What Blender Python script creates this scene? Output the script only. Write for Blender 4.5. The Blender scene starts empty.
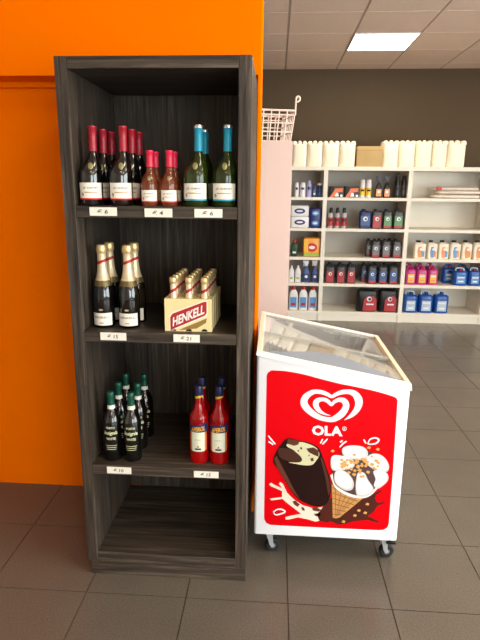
import bpy, bmesh, math, random
from mathutils import Matrix, Vector
random.seed(7)
SC = bpy.context.scene
COL = SC.collection

# ---------------------------------------------------------------- camera
EYE = Vector((0.0, 0.0, 1.50))
RIGHT = Vector((0.99775549, 0.06637633, 0.00884076))
UP = Vector((-0.02447210, 0.23855464, 0.97082068))
FWD = Vector((-0.06233051, 0.96885802, -0.23964358))
FPX = 530.74
cam_d = bpy.data.cameras.new('camera')
cam_d.sensor_fit = 'VERTICAL'
cam_d.sensor_height = 36.0
cam_d.lens = FPX / 640.0 * 36.0
cam_d.clip_start = 0.05
cam = bpy.data.objects.new('camera', cam_d)
COL.objects.link(cam)
cam.matrix_world = Matrix(((RIGHT.x, UP.x, -FWD.x, EYE.x), (RIGHT.y, UP.y, -FWD.y, EYE.y),
                           (RIGHT.z, UP.z, -FWD.z, EYE.z), (0, 0, 0, 1)))
SC.camera = cam

# ---------------------------------------------------------------- world, light, exposure
world = bpy.data.worlds.new('sky')
SC.world = world
world.use_nodes = True
_bg = world.node_tree.nodes['Background']
_bg.inputs[0].default_value = (0.80, 0.90, 1.0, 1)
_bg.inputs[1].default_value = 1.5

def area_light(name, loc, rot, sx, sy, power, col):
    d = bpy.data.lights.new(name, 'AREA')
    d.shape = 'RECTANGLE'; d.size = sx; d.size_y = sy; d.energy = power; d.color = col
    o = bpy.data.objects.new(name, d); COL.objects.link(o)
    o.location = loc; o.rotation_euler = rot
    return o
# daylight that comes in through the shop window behind the photographer
area_light('daylight', (2.75, -3.75, 1.45), (math.radians(90), 0, 0), 2.3, 2.3, 215, (0.88, 0.95, 1.0))
# and through the long window in the right-hand wall, outside the picture
area_light('daylight_side', (4.85, 0.05, 1.45), (math.radians(90), 0, math.radians(90)), 5.9, 2.3, 500, (0.95, 0.98, 1.0))
LAMP_COL = (1.0, 0.86, 0.66)
LAMP_EMIT = 21.0

SC.view_settings.view_transform = 'Standard'
SC.view_settings.look = 'None'
SC.view_settings.gamma = 1.0
SC.view_settings.use_curve_mapping = False
SC.view_settings.exposure = -0.17

# ---------------------------------------------------------------- helpers
def on_plane(px, py, Y):
    """point of the plane y = Y that a photo pixel looks at"""
    d = RIGHT * ((px - 240) / FPX) - UP * ((py - 320) / FPX) + FWD
    return EYE + d * ((Y - EYE.y) / d.y)

def s2l(c):
    c = c / 255.0
    return c / 12.92 if c <= 0.04045 else ((c + 0.055) / 1.055) ** 2.4
def rgb(r, g, b): return (s2l(r), s2l(g), s2l(b), 1.0)

MATS = {}
def mat(name, col, rough=0.5, metal=0.0, trans=0.0, coat=0.0, vary=0.06, scale=8.0, spec=0.5, bump=0.0, ior=1.45):
    if name in MATS: return MATS[name]
    m = bpy.data.materials.new(name); m.use_nodes = True
    nt = m.node_tree; p = nt.nodes['Principled BSDF']
    p.inputs['Roughness'].default_value = rough
    p.inputs['Metallic'].default_value = metal
    p.inputs['Transmission Weight'].default_value = trans
    p.inputs['Coat Weight'].default_value = coat
    p.inputs['Specular IOR Level'].default_value = spec
    p.inputs['IOR'].default_value = ior
    c = rgb(*col)
    tc = nt.nodes.new('ShaderNodeTexCoord')
    n = nt.nodes.new('ShaderNodeTexNoise'); n.inputs['Scale'].default_value = scale; n.inputs['Detail'].default_value = 3
    nt.links.new(tc.outputs['Object'], n.inputs['Vector'])
    r = nt.nodes.new('ShaderNodeValToRGB')
    r.color_ramp.elements[0].position = 0.3; r.color_ramp.elements[1].position = 0.7
    r.color_ramp.elements[0].color = tuple(x * (1 - vary) for x in c[:3]) + (1,)
    r.color_ramp.elements[1].color = tuple(min(1, x * (1 + vary)) for x in c[:3]) + (1,)
    nt.links.new(n.outputs['Fac'], r.inputs['Fac'])
    nt.links.new(r.outputs['Color'], p.inputs['Base Color'])
    if bump:
        b = nt.nodes.new('ShaderNodeBump'); b.inputs['Strength'].default_value = bump; b.inputs['Distance'].default_value = 0.002
        nt.links.new(n.outputs['Fac'], b.inputs['Height']); nt.links.new(b.outputs['Normal'], p.inputs['Normal'])
    MATS[name] = m
    return m

def wood_mat(name, scale, dark, light, rough=0.45):
    m = bpy.data.materials.new(name); m.use_nodes = True
    nt = m.node_tree; p = nt.nodes['Principled BSDF']
    p.inputs['Roughness'].default_value = rough
    p.inputs['Specular IOR Level'].default_value = 0.35
    tc = nt.nodes.new('ShaderNodeTexCoord'); mp = nt.nodes.new('ShaderNodeMapping')
    mp.inputs['Scale'].default_value = scale
    nt.links.new(tc.outputs['Object'], mp.inputs['Vector'])
    n = nt.nodes.new('ShaderNodeTexNoise'); n.inputs['Scale'].default_value = 1.0; n.inputs['Detail'].default_value = 8; n.inputs['Roughness'].default_value = 0.68
    n.inputs['Distortion'].default_value = 0.6
    nt.links.new(mp.outputs['Vector'], n.inputs['Vector'])
    r = nt.nodes.new('ShaderNodeValToRGB')
    r.color_ramp.elements[0].position = 0.34; r.color_ramp.elements[1].position = 0.66
    r.color_ramp.elements[0].color = rgb(*dark); r.color_ramp.elements[1].color = rgb(*light)
    e = r.color_ramp.elements.new(0.46); e.color = rgb(57, 49, 43)
    e = r.color_ramp.elements.new(0.55); e.color = rgb(71, 60, 50)
    nt.links.new(n.outputs['Fac'], r.inputs['Fac']); nt.links.new(r.outputs['Color'], p.inputs['Base Color'])
    b = nt.nodes.new('ShaderNodeBump'); b.inputs['Strength'].default_value = 0.25; b.inputs['Distance'].default_value = 0.001
    nt.links.new(n.outputs['Fac'], b.inputs['Height']); nt.links.new(b.outputs['Normal'], p.inputs['Normal'])
    MATS[name] = m
    return m

def glass_pane_mat(name, tint=(0.96, 0.98, 0.97), r0=0.04, rough=0.02):
    m = bpy.data.materials.new(name); m.use_nodes = True
    nt = m.node_tree; nt.nodes.remove(nt.nodes['Principled BSDF'])
    out = nt.nodes['Material Output']
    t = nt.nodes.new('ShaderNodeBsdfTransparent'); t.inputs[0].default_value = tint + (1,)
    g = nt.nodes.new('ShaderNodeBsdfGlossy'); g.inputs['Roughness'].default_value = rough
    lw = nt.nodes.new('ShaderNodeLayerWeight'); lw.inputs['Blend'].default_value = 0.5
    pw = nt.nodes.new('ShaderNodeMath'); pw.operation = 'POWER'; pw.inputs[1].default_value = 5.0
    f = nt.nodes.new('ShaderNodeMath'); f.operation = 'MULTIPLY_ADD'; f.inputs[1].default_value = 1 - r0; f.inputs[2].default_value = r0
    nt.links.new(lw.outputs['Facing'], pw.inputs[0]); nt.links.new(pw.outputs[0], f.inputs[0])
    x = nt.nodes.new('ShaderNodeMixShader')
    nt.links.new(f.outputs[0], x.inputs[0]); nt.links.new(t.outputs[0], x.inputs[1]); nt.links.new(g.outputs[0], x.inputs[2])
    nt.links.new(x.outputs[0], out.inputs['Surface'])
    MATS[name] = m
    return m

def emit_mat(name, col, strength):
    m = bpy.data.materials.new(name); m.use_nodes = True
    p = m.node_tree.nodes['Principled BSDF']
    p.inputs['Base Color'].default_value = (0.9, 0.9, 0.9, 1)
    p.inputs['Emission Color'].default_value = tuple(col) + (1,)
    p.inputs['Emission Strength'].default_value = strength
    MATS[name] = m
    return m

def mesh(name, verts, faces, smooth=False, smooth_angle=None):
    me = bpy.data.meshes.new(name)
    me.from_pydata([tuple(v) for v in verts], [], faces); me.update()
    if smooth:
        me.shade_smooth()
        if smooth_angle: me.set_sharp_from_angle(angle=math.radians(smooth_angle))
    return me

def join(parts):
    V, F = [], []
    for v, f in parts:
        o = len(V); V += list(v); F += [tuple(i + o for i in q) for q in f]
    return V, F

def g_box(x0, x1, y0, y1, z0, z1):
    v = [(x0,y0,z0),(x1,y0,z0),(x1,y1,z0),(x0,y1,z0),(x0,y0,z1),(x1,y0,z1),(x1,y1,z1),(x0,y1,z1)]
    f = [(0,3,2,1),(4,5,6,7),(0,1,5,4),(1,2,6,5),(2,3,7,6),(3,0,4,7)]
    return v, f

def g_lathe(prof, seg=20, cx=0, cy=0, lean=None):
    """prof: (r, z) from bottom to top; lean(z) -> x offset"""
    V, F = [], []
    for r, z in prof:
        dx = lean(z) if lean else 0
        for k in range(seg):
            a = 2 * math.pi * k / seg
            V.append((cx + dx + r * math.cos(a), cy + r * math.sin(a), z))
    for i in range(len(prof) - 1):
        for k in range(seg):
            k2 = (k + 1) % seg
            F.append((i*seg+k, i*seg+k2, (i+1)*seg+k2, (i+1)*seg+k))
    F.append(tuple(range(seg - 1, -1, -1)))
    n = (len(prof) - 1) * seg
    F.append(tuple(range(n, n + seg)))
    return V, F

def g_tube(pts, r, seg=8, closed=False):
    pts = [Vector(p) for p in pts]; V, F = [], []
    n = len(pts)
    ref = None
    for i, p in enumerate(pts):
        a = pts[(i - 1) % n] if closed or i > 0 else p
        b = pts[(i + 1) % n] if closed or i < n - 1 else p
        t = (b - a).normalized()
        if ref is None:
            ref = Vector((0, 0, 1)) if abs(t.z) < 0.9 else Vector((1, 0, 0))
        u = t.cross(ref).normalized(); w = u.cross(t).normalized(); ref = w
        for k in range(seg):
            an = 2 * math.pi * k / seg
            V.append(tuple(p + u * (r * math.cos(an)) + w * (r * math.sin(an))))
    m = n if closed else n - 1
    for i in range(m):
        for k in range(seg):
            k2 = (k + 1) % seg; j = (i + 1) % n
            F.append((i*seg+k, i*seg+k2, j*seg+k2, j*seg+k))
    if not closed:
        F.append(tuple(range(seg - 1, -1, -1))); F.append(tuple(range((n-1)*seg, n*seg)))
    return V, F

def g_prism_y(poly, y0, y1):
    """polygon of (x, z) extruded from y0 (front) to y1"""
    n = len(poly)
    V = [(x, y0, z) for x, z in poly] + [(x, y1, z) for x, z in poly]
    F = [tuple(range(n)), tuple(range(2*n-1, n-1, -1))]
    for i in range(n):
        j = (i + 1) % n
        F.append((j, i, n + i, n + j))
    return V, F

def g_prism_z(poly, z0, z1):
    n = len(poly)
    V = [(x, y, z0) for x, y in poly] + [(x, y, z1) for x, y in poly]
    F = [tuple(range(n-1, -1, -1)), tuple(range(n, 2*n))]
    for i in range(n):
        j = (i + 1) % n
        F.append((i, j, n + j, n + i))
    return V, F

def m_bevbox(name, x0, x1, y0, y1, z0, z1, b, seg=2, smooth=True):
    bm = bmesh.new()
    v, f = g_box(x0, x1, y0, y1, z0, z1)
    bv = [bm.verts.new(p) for p in v]
    for q in f: bm.faces.new([bv[i] for i in q])
    bmesh.ops.bevel(bm, geom=list(bm.edges), offset=b, segments=seg, profile=0.5, affect='EDGES')
    me = bpy.data.meshes.new(name); bm.to_mesh(me); bm.free()
    if smooth:
        me.shade_smooth(); me.set_sharp_from_angle(angle=math.radians(40))
    return me

def rounded_rect(x0, x1, y0, y1, r, n=5):
    pts = []
    for cx, cy, a0 in ((x1-r, y1-r, 0), (x0+r, y1-r, 90), (x0+r, y0+r, 180), (x1-r, y0+r, 270)):
        for k in range(n + 1):
            a = math.radians(a0 + 90 * k / n)
            pts.append((cx + r * math.cos(a), cy + r * math.sin(a)))
    return pts

def catmull(pts, n=5, closed=False):
    out = []; N = len(pts)
    rng = range(N) if closed else range(N - 1)
    for i in rng:
        p = [pts[(i+k) % N] if closed else pts[min(max(i+k, 0), N-1)] for k in (-1, 0, 1, 2)]
        for j in range(n):
            t = j / n
            out.append(tuple(0.5 * (2*p[1][c] + (p[2][c]-p[0][c])*t + (2*p[0][c]-5*p[1][c]+4*p[2][c]-p[3][c])*t*t
                             + (3*p[1][c]-p[0][c]-3*p[2][c]+p[3][c])*t**3) for c in range(len(pts[0]))))
    if not closed: out.append(tuple(pts[-1]))
    return out

def text_geo(body, size=1.0, bold=0.0, shear=0.0, sx=1.0):
    """flat lettering in the xz plane, centred on 0,0; returns (verts2d, faces, width)"""
    cu = bpy.data.curves.new('lettering', 'FONT')
    cu.body = body; cu.size = size; cu.align_x = 'CENTER'; cu.align_y = 'CENTER'; cu.shear = shear
    cu.offset = bold; cu.resolution_u = 2
    o = bpy.data.objects.new('lettering', cu); COL.objects.link(o)
    bpy.context.view_layer.update()
    me = bpy.data.meshes.new_from_object(o.evaluated_get(bpy.context.evaluated_depsgraph_get()))
    V = [(v.co.x * sx, v.co.y) for v in me.vertices]; F = [tuple(p.vertices) for p in me.polygons]
    bpy.data.objects.remove(o); bpy.data.curves.remove(cu); bpy.data.meshes.remove(me)
    if V:
        cx = (min(v[0] for v in V) + max(v[0] for v in V)) / 2; cy = (min(v[1] for v in V) + max(v[1] for v in V)) / 2
        V = [(x - cx, y - cy) for x, y in V]
    return V, F
def text_flat(body, w, h, bold=0.0, shear=0.0):
    """lettering fitted to a w x h box"""
    V, F = text_geo(body, 1.0, bold, shear)
    W = max(v[0] for v in V) - min(v[0] for v in V); Hh = max(v[1] for v in V) - min(v[1] for v in V)
    return [(x * w / W, y * h / Hh) for x, y in V], F

def obj(name, me, m, parent=None, loc=(0, 0, 0), rot=None):
    o = bpy.data.objects.new(name, me); COL.objects.link(o)
    if m is not None:
        if len(me.materials) == 0: me.materials.append(m)
    o.location = loc
    if rot: o.rotation_euler = rot
    if parent is not None: o.parent = parent
    return o
def part(name, geo, m, parent, smooth=False, ang=40):
    return obj(name, mesh(name, geo[0], geo[1], smooth, ang), m, parent)
def tag(o, label, cat, group=None):
    o['label'] = label; o['category'] = cat
    if group: o['group'] = group
    return o
def thing(name, loc, label, cat, group=None, rotz=0):
    o = bpy.data.objects.new(name, None); COL.objects.link(o)
    o.empty_display_size = 0.05
    o.location = loc; o.rotation_euler = (0, 0, rotz)
    return tag(o, label, cat, group)
def structure(o):
    o['kind'] = 'structure'; return o

def build(name, parts, loc, label, cat, group=None, rotz=0):
    """parts: (part name, mesh, material, [sub-parts]) - meshes are shared between copies"""
    t = thing(name, (loc[0], loc[1], loc[2] + .0006), label, cat, group, rotz)
    for p in parts:
        o = obj(p[0], p[1], p[2], t)
        for s in (p[3] if len(p) > 3 else []): obj(s[0], s[1], s[2], o)
    return t

# ---------------------------------------------------------------- materials
WOOD_V = wood_mat('dark wood, upright grain', (75, 75, 2.6), (30, 26, 23), (98, 88, 76))
WOOD_H = wood_mat('dark wood, level grain', (2.6, 75, 75), (30, 26, 23), (98, 88, 76))
ORANGE = mat('orange paint', (248, 116, 0), 0.6, vary=0.02, scale=2, spec=0.0)
TAUPE = mat('taupe wall paint', (84, 69, 50), 0.8, vary=0.03, scale=1.5)
OFFWHITE = mat('off white wall paint', (222, 216, 206), 0.8, vary=0.02, scale=1.5)
CEIL_PANEL = mat('mineral ceiling panel', (240, 214, 196), 0.9, vary=0.03, scale=40, bump=0.1)
CEIL_GRID = mat('ceiling grid', (184, 160, 146), 0.6, vary=0.02)
SHELF_WHITE = mat('cream shelf board', (234, 227, 213), 0.5, vary=0.02, scale=3)
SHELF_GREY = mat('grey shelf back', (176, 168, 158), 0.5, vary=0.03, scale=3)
PINKISH = mat('pale pink panel', (220, 200, 190), 0.6, vary=0.02, scale=2)
GROUT = mat('dark grout', (70, 58, 48), 0.9, vary=0.1, scale=20)
WHITE_PAINT = mat('white enamel', (244, 244, 248), 0.25, vary=0.01, coat=0.3)
WHITE_PLASTIC = mat('white plastic', (238, 236, 230), 0.35, vary=0.02)
WARM_LIT_RIM = mat('cream plastic rim', (232, 220, 192), 0.35, vary=0.03)  # white side rims, the warm lamp light on them mixed into the colour
GREY_BLUE = mat('grey blue plastic', (140, 152, 170), 0.25, vary=0.03)
RED_PRINT = mat('red print', (222, 0, 14), 0.4, vary=0.02, spec=0.15)
BLACK = mat('black plastic', (22, 22, 24), 0.35, vary=0.1)
RUBBER = mat('black rubber', (26, 26, 28), 0.6, vary=0.1)
STEEL = mat('zinc steel', (190, 192, 196), 0.35, metal=0.45, vary=0.05)
SILVER = mat('silver foil', (205, 205, 205), 0.25, metal=0.9, vary=0.05)
GOLD = mat('gold foil', (222, 194, 138), 0.34, metal=0.5, vary=0.15, scale=120)
PALE_GOLD = mat('pale gold foil', (226, 204, 168), 0.35, metal=0.35, vary=0.08, scale=90)
PAPER = mat('label paper', (240, 234, 220), 0.6, vary=0.02)
INK = mat('dark ink', (40, 36, 34), 0.6)
GLASS_PANE = glass_pane_mat('clear window glass')
LID_GLASS = glass_pane_mat('freezer lid glass', (0.95, 0.96, 0.95), 0.14)

def floor_tile_mat(name='grey brown floor tile', base=(103, 95, 85), d=0.16):
    m = bpy.data.materials.new(name); m.use_nodes = True
    nt = m.node_tree; p = nt.nodes['Principled BSDF']
    g = nt.nodes.new('ShaderNodeNewGeometry')
    n1 = nt.nodes.new('ShaderNodeTexNoise'); n1.inputs['Scale'].default_value = 170; n1.inputs['Detail'].default_value = 4
    n2 = nt.nodes.new('ShaderNodeTexNoise'); n2.inputs['Scale'].default_value = 3.0; n2.inputs['Detail'].default_value = 5
    nt.links.new(g.outputs['Position'], n1.inputs['Vector']); nt.links.new(g.outputs['Position'], n2.inputs['Vector'])
    r1 = nt.nodes.new('ShaderNodeValToRGB'); r1.color_ramp.elements[0].position = 0.35; r1.color_ramp.elements[1].position = 0.68
    c = rgb(*base)
    r1.color_ramp.elements[0].color = tuple(x * (1 - d) for x in c[:3]) + (1,)
    r1.color_ramp.elements[1].color = tuple(x * (1 + d) for x in c[:3]) + (1,)
    nt.links.new(n1.outputs['Fac'], r1.inputs['Fac'])
    r2 = nt.nodes.new('ShaderNodeValToRGB'); r2.color_ramp.elements[0].position = 0.3; r2.color_ramp.elements[1].position = 0.7
    r2.color_ramp.elements[0].color = (0.90, 0.90, 0.90, 1); r2.color_ramp.elements[1].color = (1.06, 1.05, 1.04, 1)
    nt.links.new(n2.outputs['Fac'], r2.inputs['Fac'])
    mx = nt.nodes.new('ShaderNodeMixRGB'); mx.blend_type = 'MULTIPLY'; mx.inputs[0].default_value = 1
    nt.links.new(r1.outputs[0], mx.inputs[1]); nt.links.new(r2.outputs[0], mx.inputs[2])
    nt.links.new(mx.outputs[0], p.inputs['Base Color'])
    p.inputs['Roughness'].default_value = 0.24
    p.inputs['Specular IOR Level'].default_value = 0.35
    b = nt.nodes.new('ShaderNodeBump'); b.inputs['Strength'].default_value = 0.10; b.inputs['Distance'].default_value = 0.001
    nt.links.new(n1.outputs['Fac'], b.inputs['Height']); nt.links.new(b.outputs['Normal'], p.inputs['Normal'])
    MATS[name] = m
    return m
TILE = floor_tile_mat()

# ---------------------------------------------------------------- the room
RX0, RX1, RY0, RY1, RZ = -3.2, 4.6, -3.5, 7.04, 2.928
def sbox(name, x0, x1, y0, y1, z0, z1, m, parent=None):
    o = obj(name, mesh(name, *g_box(x0, x1, y0, y1, z0, z1)), m, parent)
    if parent is None: structure(o)
    return o
floor = sbox('floor', RX0, RX1, RY0, RY1, -0.10, -0.003, GROUT)
TX, TY, TX0, TY0 = 0.3833, 0.3898, -1.0693, 1.6778
tile_me = mesh('floor_tile', *g_box(0.002, TX - 0.002, 0.002, TY - 0.002, -0.006, 0.0)); tile_me.materials.append(TILE)
rest = []
for i in range(-6, 16):
    for j in range(-14, 15):
        x, y = TX0 + i * TX, TY0 + j * TY
        a, b, c, d = max(x + .002, RX0), min(x + TX - .002, RX1), max(y + .002, RY0), min(y + TY - .002, RY1)
        if b - a < .01 or d - c < .01: continue
        near = -2 <= i <= 9 and -2 <= j <= 12
        hidden = y > 2.9 and x < -0.7
        if near and not hidden and b - a > TX * .98 and d - c > TY * .98:
            o = obj('floor_tile', tile_me, TILE, floor, (x, y, 0))
        else:
            rest.append(g_box(a, b, c, d, -0.006, 0.0))
o = part('floor_tile_field', join(rest), TILE, floor); o['kind'] = 'stuff'

ceiling = sbox('ceiling', RX0, RX1, RY0, RY1, RZ - 0.003, RZ + 0.12, CEIL_GRID)
CX, CY, CX0, CY0 = 0.618, 0.621, 0.073, 4.889
lamp_cells = [(i, j) for i in (1, 5) for j in (1, -3, -7, -11)]
cp_me = mesh('ceiling_panel', *g_box(0.010, CX - 0.010, 0.006, CY - 0.006, -0.0055, -0.003)); cp_me.materials.append(CEIL_PANEL)
rest = []
for i in range(-6, 8):
    for j in range(-14, 4):
        if (i, j) in lamp_cells: continue
        x, y = CX0 + i * CX, CY0 + j * CY
        a, b, c, d = max(x + .010, RX0), min(x + CX - .010, RX1), max(y + .006, RY0), min(y + CY - .006, RY1)
        if b - a < .02 or d - c < .02: continue
        if -2 <= i <= 4 and j >= -4:
            if d - c > CY * .95 and b - a > CX * .95: obj('ceiling_panel', cp_me, CEIL_PANEL, ceiling, (x, y, RZ))
            else: part('ceiling_panel', g_box(a, b, c, d, RZ - .0055, RZ - .003), CEIL_PANEL, ceiling)
        else:
            rest.append(g_box(a, b, c, d, RZ - .0055, RZ - .003))
o = part('ceiling_panel_field', join(rest), CEIL_PANEL, ceiling); o['kind'] = 'stuff'

sbox('wall_back', RX0 - .12, RX1 + .12, RY1, RY1 + .12, -0.1, RZ + .12, TAUPE)
sbox('wall_left', RX0 - .12, RX0, RY0 - .12, RY1, -0.1, RZ + .12, OFFWHITE)
RW0, RW1 = -2.9, 3.0
wl = join([g_box(RX1, RX1 + .12, RY0 - .12, RW0, -.1, RZ + .12), g_box(RX1, RX1 + .12, RW1, RY1, -.1, RZ + .12),
           g_box(RX1, RX1 + .12, RW0, RW1, -.1, .25), g_box(RX1, RX1 + .12, RW0, RW1, 2.65, RZ + .12)])
structure(obj('wall_right', mesh('wall_right', *wl), OFFWHITE))
for k in range(4):
    y0 = RW0 + (RW1 - RW0) * k / 4; y1 = RW0 + (RW1 - RW0) * (k + 1) / 4; xa, xb = RX1 + .03, RX1 + .09
    fr = join([g_box(xa, xb, y0, y0 + .05, .25, 2.65), g_box(xa, xb, y1 - .05, y1, .25, 2.65),
               g_box(xa, xb, y0 + .05, y1 - .05, .25, .30), g_box(xa, xb, y0 + .05, y1 - .05, 2.60, 2.65)])
    w = structure(obj('window_%d' % (k + 4), mesh('window_frame', *fr), WHITE_PLASTIC))
    part('pane', g_box(RX1 + .057, RX1 + .063, y0 + .05, y1 - .05, .30, 2.60), GLASS_PANE, w)
# street wall behind the photographer: a wide shop window
WX0, WX1, WZ0, WZ1 = 1.55, 3.95, 0.25, 2.65
wl = join([g_box(RX0, WX0, RY0 - .12, RY0, -.1, RZ + .12), g_box(WX1, RX1, RY0 - .12, RY0, -.1, RZ + .12),
           g_box(WX0, WX1, RY0 - .12, RY0, -.1, WZ0), g_box(WX0, WX1, RY0 - .12, RY0, WZ1, RZ + .12)])
structure(obj('wall_front', mesh('wall_front', *wl), OFFWHITE))
for k in range(3):
    x0 = WX0 + (WX1 - WX0) * k / 3; x1 = WX0 + (WX1 - WX0) * (k + 1) / 3
    fr = join([g_box(x0, x0 + .05, RY0 - .09, RY0 - .03, WZ0, WZ1), g_box(x1 - .05, x1, RY0 - .09, RY0 - .03, WZ0, WZ1),
               g_box(x0 + .05, x1 - .05, RY0 - .09, RY0 - .03, WZ0, WZ0 + .05), g_box(x0 + .05, x1 - .05, RY0 - .09, RY0 - .03, WZ1 - .05, WZ1)])
    w = structure(obj('window_%d' % (k + 1), mesh('window_frame', *fr), WHITE_PLASTIC))
    part('pane', g_box(x0 + .05, x1 - .05, RY0 - .063, RY0 - .057, WZ0 + .05, WZ1 - .05), GLASS_PANE, w)

# orange partition: recessed field on the left, header above, pier on the right
PX1 = -0.072
ow = obj('wall_orange', mesh('wall_orange', *g_prism_z([(RX0, 2.405), (-0.62, 2.405), (-0.62, 2.306), (-0.082, 2.306), (-0.082, 2.25), (PX1, 2.25), (PX1, 2.50), (RX0, 2.50)], 0, 1.936)), ORANGE)
structure(ow)
part('header', g_box(RX0, PX1, 2.25, 2.50, 1.936, RZ - .004), ORANGE, ow)
part('door_track', g_box(RX0, -0.62, 2.375, 2.405, 1.914, 1.936), ORANGE, ow)

# ceiling luminaires
LAMP = emit_mat('lit diffuser', LAMP_COL, LAMP_EMIT)
for i, j in lamp_cells:
    x, y = CX0 + i * CX, CY0 + j * CY
    where = {(1, 1): 'bright square ceiling light set in the panels above the shelves at the back'}.get((i, j))
    if where is None:
        where = 'square ceiling light, %s file, %s' % ({-3: 'leftmost', 1: 'middle', 5: 'rightmost'}[i],
                 {1: 'above the shelves at the back', -3: 'above the aisle', -7: 'above the wine stand', -11: 'nearest the shop window'}[j])
    t = thing('ceiling_light', (x + CX / 2, y + CY / 2, RZ), where, 'ceiling light', 'square lights set in the panel ceiling'); t.location.z = RZ - .006
    hx, hy = CX / 2 - .006, CY / 2 - .004   # tray hangs just below the grid
    part('frame', join([g_box(-hx, -hx + .012, -hy, hy, -.008, .004), g_box(hx - .012, hx, -hy, hy, -.008, .004),
                        g_box(-hx + .012, hx - .012, -hy, -hy + .012, -.008, .004), g_box(-hx + .012, hx - .012, hy - .012, hy, -.008, .004)]), WHITE_PLASTIC, t)
    part('diffuser', g_box(-hx + .012, hx - .012, -hy + .012, hy - .012, -.005, .003), LAMP, t)

# ---------------------------------------------------------------- dark wooden display stand
UX0, UX1, UY0, UY1, UZ = -0.712, -0.084, 1.78, 2.30, 1.902
IX0, IX1, IYB = -0.671, -0.126, 2.274
SZ = {1: 1.441, 2: 1.0045, 3: 0.482, 4: 0.1005}
st = thing('display_stand', (0, 0, 0), 'tall dark grey wooden stand with four open compartments full of bottles', 'display stand')
def board(name, x0, x1, y0, y1, z0, z1, m):
    return obj(name, m_bevbox(name, x0, x1, y0, y1, z0, z1, 0.0015, 1), m, st)
board('side_panel', UX0, IX0, UY0, UY1, 0.058, UZ, WOOD_V)
board('side_panel', IX1, UX1, UY0, UY1, 0.058, UZ, WOOD_V)
board('top_panel', IX0, IX1, UY0, UY1, 1.865, UZ, WOOD_H)
board('back_panel', IX0, IX1, IYB, UY1 - .001, 0.10, 1.865, WOOD_V)
for k, th in ((1, .039), (2, .038), (3, .041), (4, .0405)):
    board('bottom_panel' if k == 4 else 'shelf', IX0, IX1, UY0 + (0.0 if k == 4 else .002), IYB, SZ[k] - th, SZ[k], WOOD_H)
board('plinth', -0.700, -0.084, UY0 + .001, UY1 - .02, 0.0, 0.0595, WOOD_H)

# price tags
def price_tag(x, z, text, label, w=.093, h=.028, tilt=0.0):
    t = thing('price_tag', (x, UY0 + .0005, z), label, 'price tag', 'handwritten price tags on the shelf edges')
    part('card', g_box(-w/2, w/2, -.002, 0, -h/2, h/2), PAPER, t)
    V, F = text_flat(text, .030 + .006 * len(text) / 3, .0140, 0.012, 0.08)
    c = t.children[0]
    part('handwriting', ([(a - .002, -.0024, b + tilt * a) for a, b in V], F), INK, c)
price_tag(-.577, 1.4225, '€ 6', 'white price tag € 6 under the red wine bottles')
price_tag(-.390, 1.4205, '€ 4', 'white price tag € 4 under the small rosé bottles')
price_tag(-.2225, 1.421, '€ 6', 'white price tag € 6 under the blue-capped white wine')
price_tag(-.564, .9885, '€ 15', 'white price tag below the gold-necked sparkling wine bottles')
price_tag(-.302, .9885, '€ 21', 'white price tag below the three-bottle cartons')
price_tag(-.5675, .4625, '€ 10', 'white price tag below the black port bottles', h=.027)
price_tag(-.236, .4605, '€ 15', 'white price tag below the red aperitif bottles', h=.026)

# ---- bottle builders
def bent(V2, r, zc, lean=None, off=0.0005):
    """wrap flat (x, z) lettering on the front of a cylinder of radius r"""
    out = []
    for x, z in V2:
        a = x / r
        out.append(((r + off) * math.sin(a), -(r + off) * math.cos(a), zc + z))
    return out
def g_label(r, z0, z1, half, seg=14, off=0.0004):
    V, F = [], []
    R_ = r + off
    for i in range(seg + 1):
        a = math.radians(-half + 2 * half * i / seg)
        V += [(R_ * math.sin(a), -R_ * math.cos(a), z0), (R_ * math.sin(a), -R_ * math.cos(a), z1)]
    for i in range(seg): F.append((2*i, 2*i+2, 2*i+3, 2*i+1))
    return V, F
def sm(name, geo, ang=50): return mesh(name, geo[0], geo[1], True, ang)

GL_DARK = mat('near black bottle glass', (12, 11, 10), 0.05, vary=0.1, spec=1.0)
GL_GREEN = mat('green bottle glass', (70, 88, 26), 0.04, vary=0.1, trans=0.75, spec=0.6)
GL_ROSE = mat('rosé bottle glass', (176, 92, 56), 0.04, vary=0.15, trans=0.72, spec=0.6)
GL_RED = mat('red aperitif glass', (216, 10, 14), 0.04, vary=0.15, trans=0.62, spec=0.6)
CAP_RED = mat('dark red capsule', (160, 26, 42), 0.35, vary=0.08, scale=60)
CAP_PINK = mat('pink red capsule', (214, 36, 70), 0.35, vary=0.06, scale=60)
CAP_TEAL = mat('turquoise capsule', (18, 142, 172), 0.35, vary=0.08, scale=60)
CAP_GREEN = mat('bottle green capsule', (14, 74, 58), 0.35, vary=0.08, scale=60)
CAP_NAVY = mat('navy cap', (24, 30, 72), 0.35, vary=0.08)
TAN_INK = mat('tan ink', (190, 150, 110), 0.6)
RIBBON = mat('red ribbon', (170, 36, 36), 0.5)
CREST_GOLD = mat('olive gold crest', (150, 144, 96), 0.3, metal=0.4, vary=0.2, scale=200)

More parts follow.
